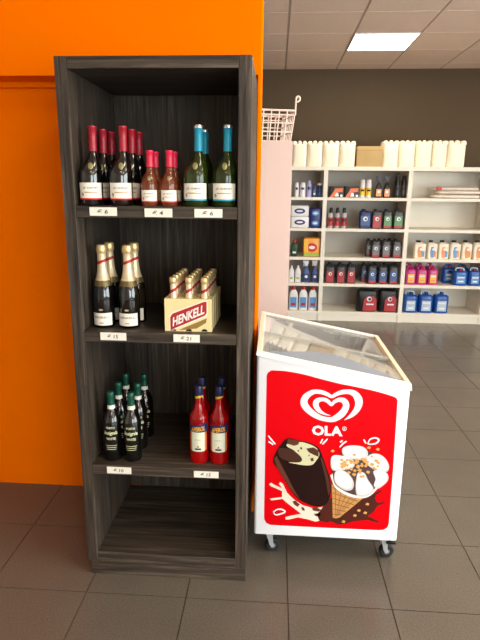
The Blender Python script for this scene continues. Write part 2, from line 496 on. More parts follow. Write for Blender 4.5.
def wine_bottle(h, r, glass, cap, cap_h, band, lean_x, silver=False, crest=CREST_GOLD):
    s = h / .257
    nb = h - cap_h
    rn = .0125 * (r / .0395) ** .5
    def lean(z):
        t = max(0, min(1, (z - .42 * h) / (.2 * h))); return lean_x * t * t * (3 - 2 * t) * (1 + .35 * max(0, (z - .62 * h) / h))
    body = [(r * .93, 0), (r, .004), (r, .36 * h), (r * .975, .42 * h), (r * .88, .48 * h), (r * .70, .545 * h), (r * .5, .60 * h), (rn * 1.15, .66 * h), (rn, nb), (rn, nb + .004)]
    capg = [(rn + .0014, nb), (rn + .0016, nb + .002), (rn + .0006, nb + cap_h * .5), (rn + .0014, nb + cap_h - .008), (rn + .0024, nb + cap_h - .007), (rn + .0024, nb + cap_h - .0005), (rn + .0012, h)]
    z0, z1 = .075 * h, .29 * h
    lab = g_label(r, z0, z1, 62)
    tx, tf = text_flat('J.P. CHENET', r * 1.35, .0078 * s, 0.02)
    sub = [('lettering', mesh('lettering', bent(tx, r, z0 + (z1 - z0) * .68), tf), INK)]
    sub.append(('fine_print', sm('fine_print', g_label(r, z0 + (z1 - z0) * .40, z0 + (z1 - z0) * .46, 32, off=.0007)), TAN_INK))
    sub.append(('colour_band', sm('colour_band', g_label(r, z0, z0 + .005 * s, 62, off=.0007)), band))
    sub.append(('seal', mesh('seal', bent([(r * .12 * math.cos(k * .524) - r * .72, r * .17 * math.sin(k * .524)) for k in range(12)], r, z0 + (z1 - z0) * .3), [tuple(range(12))]), crest))
    # oval glass crest on the shoulder
    zc = .50 * h; rc = r * .82; cr = []
    V = []
    for k in range(12):
        a = k * math.pi / 6
        x = .0085 * s * math.cos(a); dz = .012 * s * math.sin(a)
        V.append((x + lean(zc), -(rc + .001 - dz * .55), zc + dz))
    for k in range(12):
        a = k * math.pi / 6
        V.append((.005 * s * math.cos(a) + lean(zc), -(rc + .0035 - .0065 * s * math.sin(a) * .55), zc + .0065 * s * math.sin(a)))
    F = [(k, (k+1) % 12, 12 + (k+1) % 12, 12 + k) for k in range(12)] + [tuple(range(12, 24))]
    parts = [('glass_body', sm('glass_body', g_lathe(body, 24, lean=lean)), glass),
             ('capsule', sm('capsule', g_lathe(capg, 18, lean=lean)), cap,
              [('screw_top', sm('screw_top', g_lathe([(rn + .0028, h - .010), (rn + .0034, h - .008), (rn + .0034, h - .001), (rn + .0022, h + .0008)], 18, lean=lean)), SILVER)] if silver else []),
             ('label', sm('label', lab), PAPER, sub),
             ('crest', sm('crest', (V, F)), crest)]
    return parts
RED = wine_bottle(.257, .0395, GL_DARK, CAP_RED, .080, RED_PRINT, .012)
ROSE = wine_bottle(.180, .0285, GL_ROSE, CAP_PINK, .052, CAP_PINK, .003)
WHITE = wine_bottle(.260, .0420, GL_GREEN, CAP_TEAL, .082, CAP_TEAL, .009, True)
g = 'red wine bottles on the top shelf'
for xi, x in enumerate((-.629, -.526)):
    for yi, y in enumerate((1.824, 1.924, 2.012)):
        build('wine_bottle', RED, (x + .003 * yi, y, SZ[1]), 'dark red wine bottle with red capsule, %s of the %s file' % (('front', 'middle', 'rear')[yi], ('left', 'right')[xi]), 'bottle', g, .26)
g = 'small rosé wine bottles on the top shelf'
for xi, x in enumerate((-.426, -.360)):
    for yi, y in enumerate((1.816, 1.882)):
        build('wine_bottle', ROSE, (x + .004 * yi, y, SZ[1]), 'small rosé bottle with pink capsule, %s of the %s pair' % (('front', 'rear')[yi], ('left', 'right')[xi]), 'bottle', g, .16)
g = 'white wine bottles on the top shelf'
for (x, y), w in zip(((-.270, 1.828), (-.267, 1.962), (-.173, 1.828)),
                     ('front left white wine bottle with turquoise capsule, beside the rosé', 'white wine bottle with turquoise capsule standing behind the others', 'white wine bottle with turquoise capsule next to the right side panel')):
    build('wine_bottle', WHITE, (x, y, SZ[1]), w, 'bottle', g)

# sparkling wine, 0.75 l
h, r = .299, .0385
foil = [(.0275, .171), (.0234, .181), (.0184, .205), (.0160, .23), (.0155, .262), (.0163, .268), (.0185, .272), (.0190, .284), (.0178, .290), (.0186, .294), (.0150, .299)]
champ_body = [(r * .9, 0), (r, .004), (r, .118), (r * .96, .135), (r * .82, .155), (.0265, .172), (.0220, .182), (.0165, .21), (.0145, .25), (.0145, .27)]
tx, tf = text_flat('HENKELL', .058, .0075, 0.012)
rb = [(.0166, .232), (.0164, .242)]
CH = [('glass_body', sm('glass_body', g_lathe(champ_body, 24)), GL_DARK),
      ('neck_foil', sm('neck_foil', g_lathe([(a, b) for a, b in foil if b < .27], 20)), PALE_GOLD,
       [('ribbon', sm('ribbon', ([(p[0], p[1], p[2] + .35 * p[0]) for p in g_lathe([(.0172, .233), (.0170, .243)], 20)[0]], g_lathe([(1, 0), (1, 1)], 20)[1][:20])), RIBBON),
        ('foil_collar', sm('foil_collar', g_lathe([(.0335, .1525), (.0297, .1655), (.0279, .172)], 20)), mat('olive gold collar', (112, 98, 62), .35, metal=.5, vary=.2, scale=150))]),
      ('wired_cork', sm('wired_cork', g_lathe([(a, b) for a, b in foil if b >= .262], 16)), GOLD),
      ('label', sm('label', g_label(r, .010, .056, 60)), PAPER,
       [('lettering', mesh('lettering', bent(tx, r, .040), tf), INK), ('fine_print', sm('fine_print', g_label(r, .0175, .0205, 11, off=.0007)), RED_PRINT)]),
      ('crest', mesh('crest', bent([(.008 * math.cos(k * .785), .004 * math.sin(k * .785)) for k in range(8)], r, .068), [tuple(range(8))]), GOLD)]
for xi, x in enumerate((-.619, -.525)):
    for yi, y in enumerate((1.864, 1.946)):
        build('sparkling_wine_bottle', CH, (x + .002 * yi, y, SZ[2]), 'gold-necked sparkling wine bottle, %s of the %s pair' % (('front', 'rear')[yi], ('left', 'right')[xi]), 'bottle', 'sparkling wine bottles on the second shelf')

# piccolo bottles in three-bottle cartons
CARTON = mat('cream gold carton', (236, 218, 160), 0.45, vary=0.03)
BANNER = mat('crimson banner', (178, 34, 36), 0.45)
BRONZE = mat('bronze stripe', (150, 118, 56), 0.45)
pr = .0243
pic_body = [(pr * .9, 0), (pr, .003), (pr, .078), (pr * .93, .090), (.0165, .104), (.0128, .118), (.0105, .14), (.0100, .18)]
PIC = [('glass_body', sm('glass_body', g_lathe(pic_body, 16)), GL_DARK),
       ('neck_foil', sm('neck_foil', g_lathe([(.0150, .1085), (.0136, .118), (.0116, .14), (.0112, .172)], 14)), PALE_GOLD,
        [('ribbon', sm('ribbon', ([(p[0], p[1], p[2] + .5 * p[0]) for p in g_lathe([(.0124, .139), (.0120, .150)], 14)[0]], g_lathe([(1, 0), (1, 1)], 14)[1][:14])), RIBBON)]),
       ('wired_cork', sm('wired_cork', g_lathe([(.0114, .168), (.0134, .172), (.0138, .186), (.0118, .191)], 14)), GOLD)]
cw, cd, chh = .168, .0505, .118
def carton_parts():
    t = .0008
    walls = join([g_box(-cw/2, cw/2, -cd/2, -cd/2 + t, .0, chh), g_box(-cw/2, cw/2, cd/2 - t, cd/2, .0, chh),
                  g_box(-cw/2, -cw/2 + t, -cd/2 + t, cd/2 - t, .0, chh), g_box(cw/2 - t, cw/2, -cd/2 + t, cd/2 - t, .0, chh)])
    V, F = [], []
    cell = cw / 3; n = 16
    for c in range(3):
        cx = -cw/2 + cell * (c + .5); o = len(V)
        for k in range(n):
            a = 2 * math.pi * k / n
            V.append((cx + .0155 * math.cos(a), .0155 * math.sin(a), chh))
        for k in range(n):
            a = 2 * math.pi * k / n; ca, sa = math.cos(a), math.sin(a)
            m_ = min((cell/2) / max(abs(ca), 1e-6), (cd/2) / max(abs(sa), 1e-6))
            V.append((cx + m_ * ca, m_ * sa, chh))
        for k in range(n): F.append((o + k, o + (k+1) % n, o + n + (k+1) % n, o + n + k)[::-1])
    y = -cd/2
    def quad(p, k): return ([(x, y - .0003 * k, z) for x, z in p], [tuple(range(len(p)))])
    ban = [(-.062, .012), (.010, .020), (.066, .058), (.066, .103), (-.005, .094), (-.062, .058)]
    ban = [(-.064, .006), (-.056, .008), (.060, .060), (.066, .070), (.066, .110), (.058, .110), (-.056, .064), (-.064, .052)]
    edge = [(-.067, .001), (-.056, .003), (.064, .055), (.070, .066), (.070, .115), (.058, .114), (-.058, .069), (-.068, .055)]
    stripe = [(-.035, .004), (.030, .012), (.064, .034), (.066, .050), (-.010, .016)]
    Vt, Ft = text_flat('HENKELL', .114, .033, 0.035, 0.1)
    Vt = [(a + .001, y - .0012, b + .0585 + .44 * a) for a, b in Vt]
    cut = []
    for c in range(3):
        cx = -cw/2 + cell * (c + .5) + .002
        cut.append(([(cx + .011 * math.cos(a * math.pi / 8), y - .0003, .0015 + .009 * math.sin(a * math.pi / 8)) for a in range(9)], [tuple(range(8, -1, -1))]))
    sub = [('banner_edge', mesh('banner_edge', *quad(edge, 1)), PAPER), ('banner', mesh('banner', *quad(ban, 2)), BANNER),
           ('lettering', mesh('lettering', Vt, Ft), WHITE_PLASTIC), ('stripe', mesh('stripe', *quad(stripe, 1.5)), BRONZE)]
    for q in cut: sub.append(('base_cutout', mesh('base_cutout', *q), BLACK))
    return [('sleeve', mesh('sleeve', *walls), CARTON, sub), ('top_flap', mesh('top_flap', V, F), CARTON)]
CP = carton_parts()
ords = ('frontmost', 'second', 'third', 'fourth', 'rearmost')
for k in range(5):
    y = 1.836 + .0535 * k; x = -.3005 + .0015 * k
    build('bottle_carton', CP, (x, y, SZ[2]), 'cream carton with red banner for three small bottles, %s in its row' % ords[k], 'carton', 'three-bottle cartons on the second shelf')
    for c in range(3):
        build('piccolo_bottle', PIC, (x - cw/3 + cw/3 * c, y, SZ[2]), 'small gold-necked bottle in the %s slot of the %s carton' % (('left', 'middle', 'right')[c], ords[k]), 'bottle', 'small bottles in the cartons')

# port bottles
r = .0345
port_body = [(r * .92, 0), (r, .004), (r, .150), (r * .95, .165), (r * .78, .180), (.0200, .193), (.0150, .203), (.0126, .215), (.0118, .262), (.0118, .266)]
PORT_INK = mat('pale yellow ink', (222, 222, 176), 0.6)
def wrap(body, w, hh, z, b=0.01, shear=0): 
    V, F = text_flat(body, w, hh, b, shear); return ('lettering', mesh('lettering', bent(V, r, z), F), PORT_INK)
def fine(z, half): return ('fine_print', sm('fine_print', g_label(r, z - .0009, z + .0009, half, off=.0006)), PORT_INK)
PORT = [('glass_body', sm('glass_body', g_lathe(port_body, 22)), GL_DARK,
         [wrap('PORTO', .034, .009, .138, .02), wrap('Insignia', .052, .019, .116, .02, .2), wrap('WHITE', .036, .010, .094, .02),
          fine(.066, 36), fine(.058, 33), fine(.050, 30)]),
        ('capsule', sm('capsule', g_lathe([(.0138, .220), (.0132, .235), (.0132, .252), (.0140, .254), (.0140, .270), (.0122, .272)], 16)), CAP_GREEN),
        ('paper_seal', sm('paper_seal', g_lathe([(.0152, .206), (.0140, .211), (.0139, .2205)], 16)), PAPER)]
for xi, x in enumerate((-.606, -.5285)):
    for yi, y in enumerate((1.842, 1.942, 2.048)):
        build('port_bottle', PORT, (x, y, SZ[3]), 'black port bottle with green capsule, %s of the %s file' % (('front', 'middle', 'rear')[yi], ('left', 'right')[xi]), 'bottle', 'port bottles on the third shelf', .10)

# aperitif bottles
r = .0372
ap_body = [(r * .93, 0), (r, .004), (r * .97, .012), (r, .020), (r * .97, .028), (r, .036), (r * .95, .048), (r * .985, .060), (r, .085), (r, .165), (r * .985, .180), (r * .9, .192), (r * .68, .205), (.0180, .220), (.0148, .240), (.0140, .262), (.0140, .285)]
APB = mat('navy label band', (26, 36, 88), 0.45)
APO = mat('golden lettering', (232, 166, 52), 0.45)
APW = mat('pale green white label', (226, 230, 206), 0.5)
APS = mat('orange label edge', (214, 120, 60), 0.5)
def slant(geo, k): return [(v[0], v[1], v[2] + k * v[0]) for v in geo[0]], geo[1]
tx, tf = text_flat('APEROL', .056, .019, 0.04, 0.15)
AP = [('glass_body', sm('glass_body', g_lathe(ap_body, 22)), GL_RED),
      ('screw_cap', sm('screw_cap', g_lathe([(.0152, .268), (.0154, .270), (.0154, .300), (.0140, .304)], 18)), CAP_NAVY,
       [('neck_band', sm('neck_band', slant(g_lathe([(.0149, .258), (.0149, .267)], 18), .25)), mat('yellow band', (214, 180, 60), .4))]),
      ('brand_band', sm('brand_band', slant(g_label(r, .126, .160, 66), .12)), APB,
       [('lettering', mesh('lettering', *slant((bent(tx, r, .143, off=.0009), tf), .12)), APO)]),
      ('label', sm('label', g_label(r, .054, .130, 54)), APS,
       [('label_field', sm('label_field', g_label(r, .052, .130, 40, off=.0007)), APW), ('fine_print', sm('fine_print', g_label(r, .099, .101, 18, off=.0014)), TAN_INK),
        ('label_mark', sm('label_mark', g_label(r, .059, .0655, 17, off=.0014)), CAP_NAVY),
        ('red_mark', mesh('red_mark', bent([(-.004, -.004), (.004, -.004), (0, .005)], r, .073, off=.0014), [(0, 1, 2)]), RED_PRINT)])]
for xi, x in enumerate((-.271, -.194)):
    for yi, y in enumerate((1.852, 1.943)):
        build('aperitif_bottle', AP, (x, y, SZ[3]), 'bright red aperitif bottle with navy cap, %s of the %s pair' % (('front', 'rear')[yi], ('left', 'right')[xi]), 'bottle', 'aperitif bottles on the third shelf')

# ---------------------------------------------------------------- ice cream chest freezer
FX0, FX1, FY0, FY1, FZ0 = -0.058, 0.522, 1.91, 2.592, 0.124
def zl(x, zL=.893, zR=.772): return zL + (zR - zL) * (x - FX0) / (FX1 - FX0)
fz = thing('ice_cream_freezer', (0, 0, 0), 'white chest freezer on castors with red ice cream poster and sloping glass lid', 'freezer')
def freezer_body():
    V, F = [], []
    out = rounded_rect(FX0, FX1, FY0, FY1, .012, 3); inn = rounded_rect(FX0 + .045, FX1 - .045, FY0 + .05, FY1 - .045, .03, 3)
    n = len(out)
    V += [(x, y, FZ0) for x, y in out]; V += [(x, y, zl(x)) for x, y in out]
    V += [(x, y, zl(x)) for x, y in inn]; V += [(x, y, .50) for x, y in inn]
    for i in range(n):
        j = (i + 1) % n
        F.append((i, j, n + j, n + i)); F.append((n + i, n + j, 2*n + j, 2*n + i)); F.append((2*n + i, 2*n + j, 3*n + j, 3*n + i))
    F.append(tuple(range(n - 1, -1, -1))); F.append(tuple(range(3*n, 4*n)))
    return V, F
part('body', freezer_body(), WHITE_PAINT, fz, True, 35)
part('base_frame', g_box(FX0 + .02, FX1 - .02, FY0 + .02, FY1 - .02, FZ0 - .010, FZ0), BLACK, fz)
# rim around the lid
def rim_bar(x0, x1, y0, y1, b=.003):
    V = []
    for x, y in ((x0, y0), (x1, y0), (x1, y1), (x0, y1)): V.append((x, y, zl(x)))
    for x, y in ((x0 + b, y0 + b), (x1 - b, y0 + b), (x1 - b, y1 - b), (x0 + b, y1 - b)): V.append((x, y, zl(x, .908, .797)))
    return V, [(0,3,2,1),(4,5,6,7),(0,1,5,4),(1,2,6,5),(2,3,7,6),(3,0,4,7)]
part('front_rim', rim_bar(FX0 - .003, FX1 + .004, FY0 - .004, FY0 + .022), WHITE_PLASTIC, fz)
part('back_rim', rim_bar(FX0 - .003, FX1 + .004, FY1 - .020, FY1 + .003), WHITE_PLASTIC, fz)
part('side_rim', rim_bar(FX0 - .003, FX0 + .020, FY0 + .022, FY1 - .020), WARM_LIT_RIM, fz)
part('side_rim', rim_bar(FX1 - .022, FX1 + .004, FY0 + .022, FY1 - .020), WARM_LIT_RIM, fz)
def lidz(x, up=0): return zl(x, .906, .795) + up
def lid_slab(poly, t0, t1):
    n = len(poly)
    V = [(x, y, lidz(x, t0)) for x, y in poly] + [(x, y, lidz(x, t1)) for x, y in poly]
    F = [tuple(range(n-1, -1, -1)), tuple(range(n, 2*n))] + [(i, (i+1) % n, n + (i+1) % n, n + i) for i in range(n)]
    return V, F
gx0, gx1 = FX0 + .022, FX1 - .024
ym = 2.215
rect = lambda a, b, c, d: [(a, c), (b, c), (b, d), (a, d)]
l1 = part('sliding_lid', lid_slab(rect(gx0, gx1, FY0 + .024, ym), -.006, -.002), LID_GLASS, fz)
part('lid_frame', lid_slab(rect(gx0, gx1, ym - .012, ym), -.0018, .004), mat('grey lid frame', (168, 164, 156), .35), l1)
l2 = part('sliding_lid', lid_slab(rect(gx0, gx1, ym - .02, FY1 - .022), -.014, -.010), LID_GLASS, fz)
part('lid_frame', lid_slab(rect(gx0, gx1, FY1 - .034, FY1 - .022), -.0098, -.004), MATS['grey lid frame'], l2)
# curved grip plate at the front end of the lid
arc = catmull([(-.015, 1.936), (.033, 1.972), (.118, 2.033), (.192, 2.072), (.255, 2.086), (.312, 2.062), (.359, 2.028), (.418, 1.982), (.470, 1.940), (.492, 1.932)], 4)
poly = arc[::-1]
part('grip_plate', lid_slab(poly, -.0015, .0025), GREY_BLUE, fz)
# wire dividers inside the tub
WIRE = mat('white coated wire', (226, 222, 214), 0.35)
for y in (2.10, 2.34):
    gs = [g_tube([(FX0 + .05, y, .55), (FX1 - .05, y, .55)], .003, 6), g_tube([(FX0 + .05, y, .70), (FX1 - .05, y, .70)], .003, 6)]
    for k in range(9):
        x = FX0 + .06 + k * .057; gs.append(g_tube([(x, y, .502), (x, y, .70)], .0018, 5))
    part('wire_divider', join(gs), WIRE, fz)
for k, z in enumerate((.74, .70)):
    c = [(FX0 + .050 + .016 * (1 + math.cos(a * .5)), 2.42 - .17 * k, .80 + .014 * math.sin(a * .5)) for a in range(9)]
    part('hook', g_tube(c, .003, 6), WIRE, fz)
# castors
def caster(x, y, ang):
    c = obj('castor', mesh('castor_plate', *join([g_box(-.028, .028, -.024, .024, FZ0 - .015, FZ0 - .009)])), STEEL, fz, (x, y, 0), (0, 0, ang))
    z0 = FZ0 - .015
    fork = []
    for s in (-1, 1):
        p = [(-.014, z0), (.016, z0), (.020, .045), (.026, .030), (.014, .026), (.004, .040)]
        fork.append(g_prism_y(p, s * .014 - .0015, s * .014 + .0015))
    fork.append(g_box(-.014, .016, -.0125, .0125, z0 - .006, z0))
    part('fork', join(fork), STEEL, c)
    V, F = g_lathe([(.010, -.0115), (.026, -.0115), (.030, -.008), (.030, .008), (.026, .0115), (.010, .0115)], 22)
    V = [(a + .020, cc, b + .030) for a, b, cc in V]
    part('wheel', (V, F), RUBBER, c, True, 35)
    V, F = g_lathe([(.012, -.0118), (.012, .0118)], 14)
    part('hub', ([(a + .020, cc, b + .030) for a, b, cc in V], F), mat('grey hub', (120, 122, 126), .4), c)
caster(0.000, 1.972, 0.25); caster(0.478, 1.972, 0.15)
caster(0.010, 2.530, 0.4); caster(0.465, 2.530, -0.3)
part('brake_lever', g_box(.490, .528, 1.945, 1.975, .080, .086), BLACK, fz)
part('drain_plug', ([(p[0], p[1], p[2]) for p in g_lathe([(.007, .096), (.008, .114)], 10, .250, 1.955)[0]], g_lathe([(1, 0), (1, 1)], 10)[1]), STEEL, fz)

# poster on the front: flat print, each layer a hair in front of the last
def Q(ox, oy, s):
    def f(p): 
        w = on_plane(ox + p[0] / s, oy + p[1] / s, FY0); return (w.x, w.z)
    return f
def flat(name, pts, m, parent, layer, fn, smooth=0):
    if smooth: pts = catmull(pts, smooth, True)
    P = [fn(p) for p in pts]
    y = FY0 - .0006 - .0005 * layer
    area = sum(P[i][0] * P[(i+1) % len(P)][1] - P[(i+1) % len(P)][0] * P[i][1] for i in range(len(P)))
    if area < 0: P = P[::-1]
    return part(name, ([(x, y, z) for x, z in P], [tuple(range(len(P)))]), m, parent)
A = Q(260, 370, 3.43)
top = catmull([(40, 1), (90, 4), (150, 15), (210, 31), (270, 46), (320, 56), (377, 68), (420, 79), (456, 90)], 4)
outl = top + [(467, 95), (472, 104), (471, 120), (458, 320), (442, 525), (437, 540), (424, 548), (408, 549), (230, 541), (36, 531), (22, 525), (15, 513), (14, 500), (18, 260), (23, 20), (27, 9)]
poster = flat('poster', outl, RED_PRINT, fz, 0, A)
V0 = [v.co.copy() for v in poster.data.vertices]
# heart emblem: one spiral ribbon
H1 = Q(295, 384, 6.4)
cl = [(229,202,1),(190,191,12),(155,170,26),(134,137,36),(138,112,36),(160,99,27),(190,99,24),(214,113,24),(233,131,20),(253,112,22),(284,100,27),(311,106,36),(327,130,40),(321,160,42),(299,190,44),(267,214,40),(232,227,32),(180,221,30),(130,199,36),(86,165,42),(59,127,46),(64,90,42),(94,61,34),(132,48,28),(175,53,26),(210,67,24),(236,80,20),(262,66,24),(300,52,28),(345,49,30),(381,62,40),(405,95,50),(408,130,46),(390,170,36),(355,205,22),(315,230,1)]
cs = catmull(cl, 5)
V, F = [], []
for i, p in enumerate(cs):
    a = cs[max(i-1, 0)]; b = cs[min(i+1, len(cs)-1)]
    dx, dy = b[0]-a[0], b[1]-a[1]; L = math.hypot(dx, dy) or 1
    nx, ny = -dy / L, dx / L; hw = max(p[2], .5) / 2
    for s in (-1, 1):
        w = H1((p[0] + s * nx * hw, p[1] + s * ny * hw)); V.append((w[0], FY0 - .0012, w[1]))
for i in range(len(cs) - 1): F.append((2*i, 2*i+1, 2*i+3, 2*i+2))
part('heart_emblem', (V, F), WHITE_PAINT, poster)
def plane_text(name, body, x0, x1, y0, y1, fn, m, bold, layer=2, shear=0):
    w, h_ = x1 - x0, y1 - y0
    Vt, Ft = text_flat(body, w, h_, bold, shear)
    P = [fn(((x0 + x1) / 2 + a, (y0 + y1) / 2 - b)) for a, b in Vt]
    part(name, ([(x, FY0 - .0006 - .0005 * layer, z) for x, z in P], Ft), m, poster)
plane_text('lettering', 'OLA', 108, 304, 266, 331, lambda p: H1((p[0], p[1] + .035 * (p[0] - 206))), WHITE_PAINT, 0.045)
ring = [(316 + 14 * math.cos(k * .524), 285 + 14 * math.sin(k * .524)) for k in range(12)]
flat('trademark_disc', ring, WHITE_PAINT, poster, 1, H1)
flat('trademark_disc', [(316 + 10.5 * math.cos(k * .524), 285 + 10.5 * math.sin(k * .524)) for k in range(12)], RED_PRINT, poster, 2, H1)
plane_text('trademark_letter', 'R', 311, 322, 278, 292, H1, WHITE_PAINT, 0.02, 3)
CHOC = mat('dark chocolate print', (36, 14, 11), 0.45, spec=.2); CHOC2 = mat('milk chocolate print', (98, 52, 34), 0.4)
CHOC3 = mat('glossy chocolate print', (78, 28, 18), 0.35); CREAM = mat('cream print', (238, 224, 206), 0.45)
BITE = mat('vanilla bite print', (216, 214, 172), 0.45); WAFFLE = mat('waffle print', (206, 150, 86), 0.5, vary=.12, scale=60)
WAFFLE2 = mat('waffle line print', (160, 104, 56), 0.5); NUT = mat('nut print', (222, 166, 92), 0.5); SNOW = mat('cream swirl print', (246, 244, 240), 0.45)
PLUM = mat('dark ice cream print', (84, 58, 62), 0.45); SHADE = mat('cream swirl shade print', (222, 216, 212), 0.45)
B = Q(262, 430, 6.4); C = Q(320, 430, 6.0)
flat('milk_splash', [(135,345),(160,400),(200,440),(260,480),(330,500),(400,490),(440,440),(455,500),(420,540),(400,575),(340,585),(290,570),(230,558),(172,572),(150,572),(150,556),(195,545),(250,535),(205,500),(165,470),(130,440),(60,450),(50,438),(128,428),(128,390),(55,358),(46,346),(58,336),(80,350),(128,372),(108,342),(118,332)], CREAM, poster, 1, B)
flat('chocolate_splash', [(10,470),(40,430),(70,400),(110,500),(200,440),(262,405),(310,385),(365,360),(372,366),(335,388),(330,412),(345,436),(385,430),(386,438),(345,452),(322,490),(285,515),(350,545),(350,556),(290,538),(200,545),(150,562),(110,566),(60,545),(15,520),(0,490)], CHOC3, poster, 2, C)
flat('chocolate_splash', [(385,500),(420,470),(445,465),(470,560),(420,590),(370,580),(350,540)], CHOC3, poster, 3, B)
for q in ([(195,455),(215,450),(242,475),(228,490),(205,475)], [(250,490),(268,495),(275,515),(258,512)], [(318,500),(350,492),(380,510),(360,520),(330,515)], [(330,535),(370,530),(380,545),(345,550)]):
    flat('chocolate_chip', q, CHOC2, poster, 3, B)
bar = flat('ice_cream_bar', [(165,50),(230,63),(300,78),(358,108),(385,160),(412,235),(435,310),(442,380),(430,440),(402,478),(350,488),(290,470),(235,440),(190,390),(140,310),(95,240),(72,200),(85,150),(120,92)], CHOC, poster, 4, B, 3)
def sub(name, pts, m, layer, fn, smooth=0): return flat(name, pts, m, poster, layer, fn, smooth)
sub('bar_highlight', [(78,185),(92,160),(120,215),(160,290),(205,380),(240,436),(225,425),(190,385),(140,308),(96,238)], CHOC2, 5, B)
sub('bar_highlight', [(372,170),(385,180),(412,260),(432,330),(436,390),(425,420),(418,380),(405,300)], mat('soft brown print', (84, 42, 30), .4), 5, B)
sub('bite_mark', [(160,88),(215,80),(255,74),(320,95),(356,122),(366,160),(342,198),(320,220),(270,223),(215,214),(170,204),(240,204),(256,186),(240,160),(200,125),(165,106)], BITE, 6, B, 3)
sub('chocolate_shell', [(106,118),(135,112),(180,120),(220,142),(250,170),(254,192),(232,204),(180,200),(112,168)], mat('shell print', (72, 36, 26), .4), 7, B, 3)
sub('chocolate_shell', [(165,52),(240,66),(232,90),(205,98),(160,84)], CHOC2, 7, B)
sub('chocolate_shell', [(282,116),(330,108),(362,128),(362,168),(335,158),(300,140)], mat('soft brown print', (84, 42, 30), .4), 7, B)
for x, y, k in ((250,114,8),(320,186,12),(232,130,6),(300,160,5)):
    sub('chocolate_chip', [(x-k,y-k*.6),(x+k*.6,y-k),(x+k,y+k*.7),(x-k*.4,y+k)], CHOC2, 7, B)
# cone
cone = sub('waffle_cone', [(70,322),(100,352),(160,386),(262,404),(200,455),(118,522),(96,528),(76,524)], WAFFLE, 4, C)
for k in range(6):
    t = k / 5.5
    a = (72 + 4 * t, 345 + 175 * t); b = (262 - 140 * t, 405 + 112 * t)
    sub('waffle_line', [(a[0], a[1]), (a[0] + 1, a[1] - 5), (b[0] - 6, b[1] - 2), (b[0] - 9, b[1] + 3)], WAFFLE2, 5, C)
for k in range(5):
    x = 90 + 34 * k
    sub('waffle_line', [(x, 348 + 12 * k), (x + 5, 349 + 12 * k), (96 + 5 * k, 518 - 4 * k), (92 + 5 * k, 520 - 4 * k)], WAFFLE2, 5, C)
sub('cone_rim', [(76,260),(74,305),(92,345),(140,380),(200,402),(262,406),(305,388),(340,352),(360,320),(250,300)], SNOW, 6, C, 3)
sub('dark_ice_cream', [(80,235),(78,280),(92,325),(140,360),(200,385),(260,392),(305,372),(345,330),(390,290),(400,220),(360,160),(290,125),(200,115),(120,150)], PLUM, 7, C, 3)
blobs = [[(140,115),(165,97),(215,94),(258,104),(278,130),(272,160),(240,172),(190,165),(150,150)],
         [(72,170),(88,152),(130,155),(175,165),(198,190),(190,220),(140,232),(90,236),(72,215)],
         [(285,165),(318,144),(360,150),(392,178),(406,215),(392,242),(350,240),(310,220),(285,195)],
         [(322,250),(360,238),(398,262),(402,295),(375,325),(345,342),(325,325),(335,290)],
         [(232,258),(265,262),(285,300),(312,340),(308,368),(270,388),(228,385),(218,350),(220,300)],
         [(92,262),(110,242),(150,250),(185,285),(196,320),(185,348),(150,352),(110,328),(92,300)]]
for b0 in blobs:
    b_ = b0
    cxm = sum(p[0] for p in b_) / len(b_); cym = sum(p[1] for p in b_) / len(b_)
    b_ = [(cxm + (p[0] - cxm) * 1.12, cym + (p[1] - cym) * 1.12) for p in b_]
    sub('cream_petal', b_, SHADE, 8 + .15 * blobs.index(b0), C, 3)
    sub('cream_petal', [(cxm + (p[0] - cxm) * .86 - 2, cym + (p[1] - cym) * .86 - 4) for p in b_], SNOW, 9 + .15 * blobs.index(b0), C, 3)
rn = random.Random(3)
for k in range(46):
    a = rn.uniform(0, 6.28); d = rn.uniform(0, 1) ** .7 * 95
    x, y = 232 + d * 1.35 * math.cos(a), 208 + d * .72 * math.sin(a); s = rn.uniform(8, 15)
    sub('nut', [(x - s, y), (x - s * .2, y - s * .8), (x + s, y - s * .2), (x + s * .3, y + s * .8)], NUT, 10.5 + .01 * k, C)
for x, y in ((75,122),(345,112),(292,102),(145,212),(283,440),(270,492),(208,508),(140,545),(232,478)):
    sub('nut', [(x-13,y+3),(x-3,y-9),(x+12,y-4),(x+6,y+9)], NUT, 10, C)
def stroke(pts, w, fn, name='white_mark', layer=3):
    pts = catmull(pts, 4) if len(pts) > 2 else pts
    L, Rr = [], []
    for i, p in enumerate(pts):
        a = pts[max(i-1, 0)]; b = pts[min(i+1, len(pts)-1)]
        dx, dy = b[0]-a[0], b[1]-a[1]; l = math.hypot(dx, dy) or 1
        ww = w * (.5 + .5 * math.sin(math.pi * (i + .6) / (len(pts) + .2)))
        L.append((p[0] - dy / l * ww, p[1] + dx / l * ww)); Rr.append((p[0] + dy / l * ww, p[1] - dx / l * ww))
    V = []
    y = FY0 - .0006 - .0005 * layer
    for a, b in zip(L, Rr):
        a, b = fn(a), fn(b); V += [(a[0], y, a[1]), (b[0], y, b[1])]
    part(name, (V, [(2*i, 2*i+1, 2*i+3, 2*i+2) for i in range(len(pts) - 1)]), WHITE_PAINT, poster)
for pts in ([(40,34),(62,62),(86,90)], [(42,72),(72,92)], [(374,84),(388,56)], [(386,90),(404,72),(420,54)], [(72,515),(85,540),(120,535),(148,520),(120,505),(90,510),(72,530)]): stroke(pts, 5, B)
for pts in ([(120,72),(135,62)], [(118,102),(140,78),(160,66)], [(262,56),(276,80)], [(285,82),(300,55),(330,46),(352,56),(340,76),(310,84),(285,82)]): stroke(pts, 5, C)

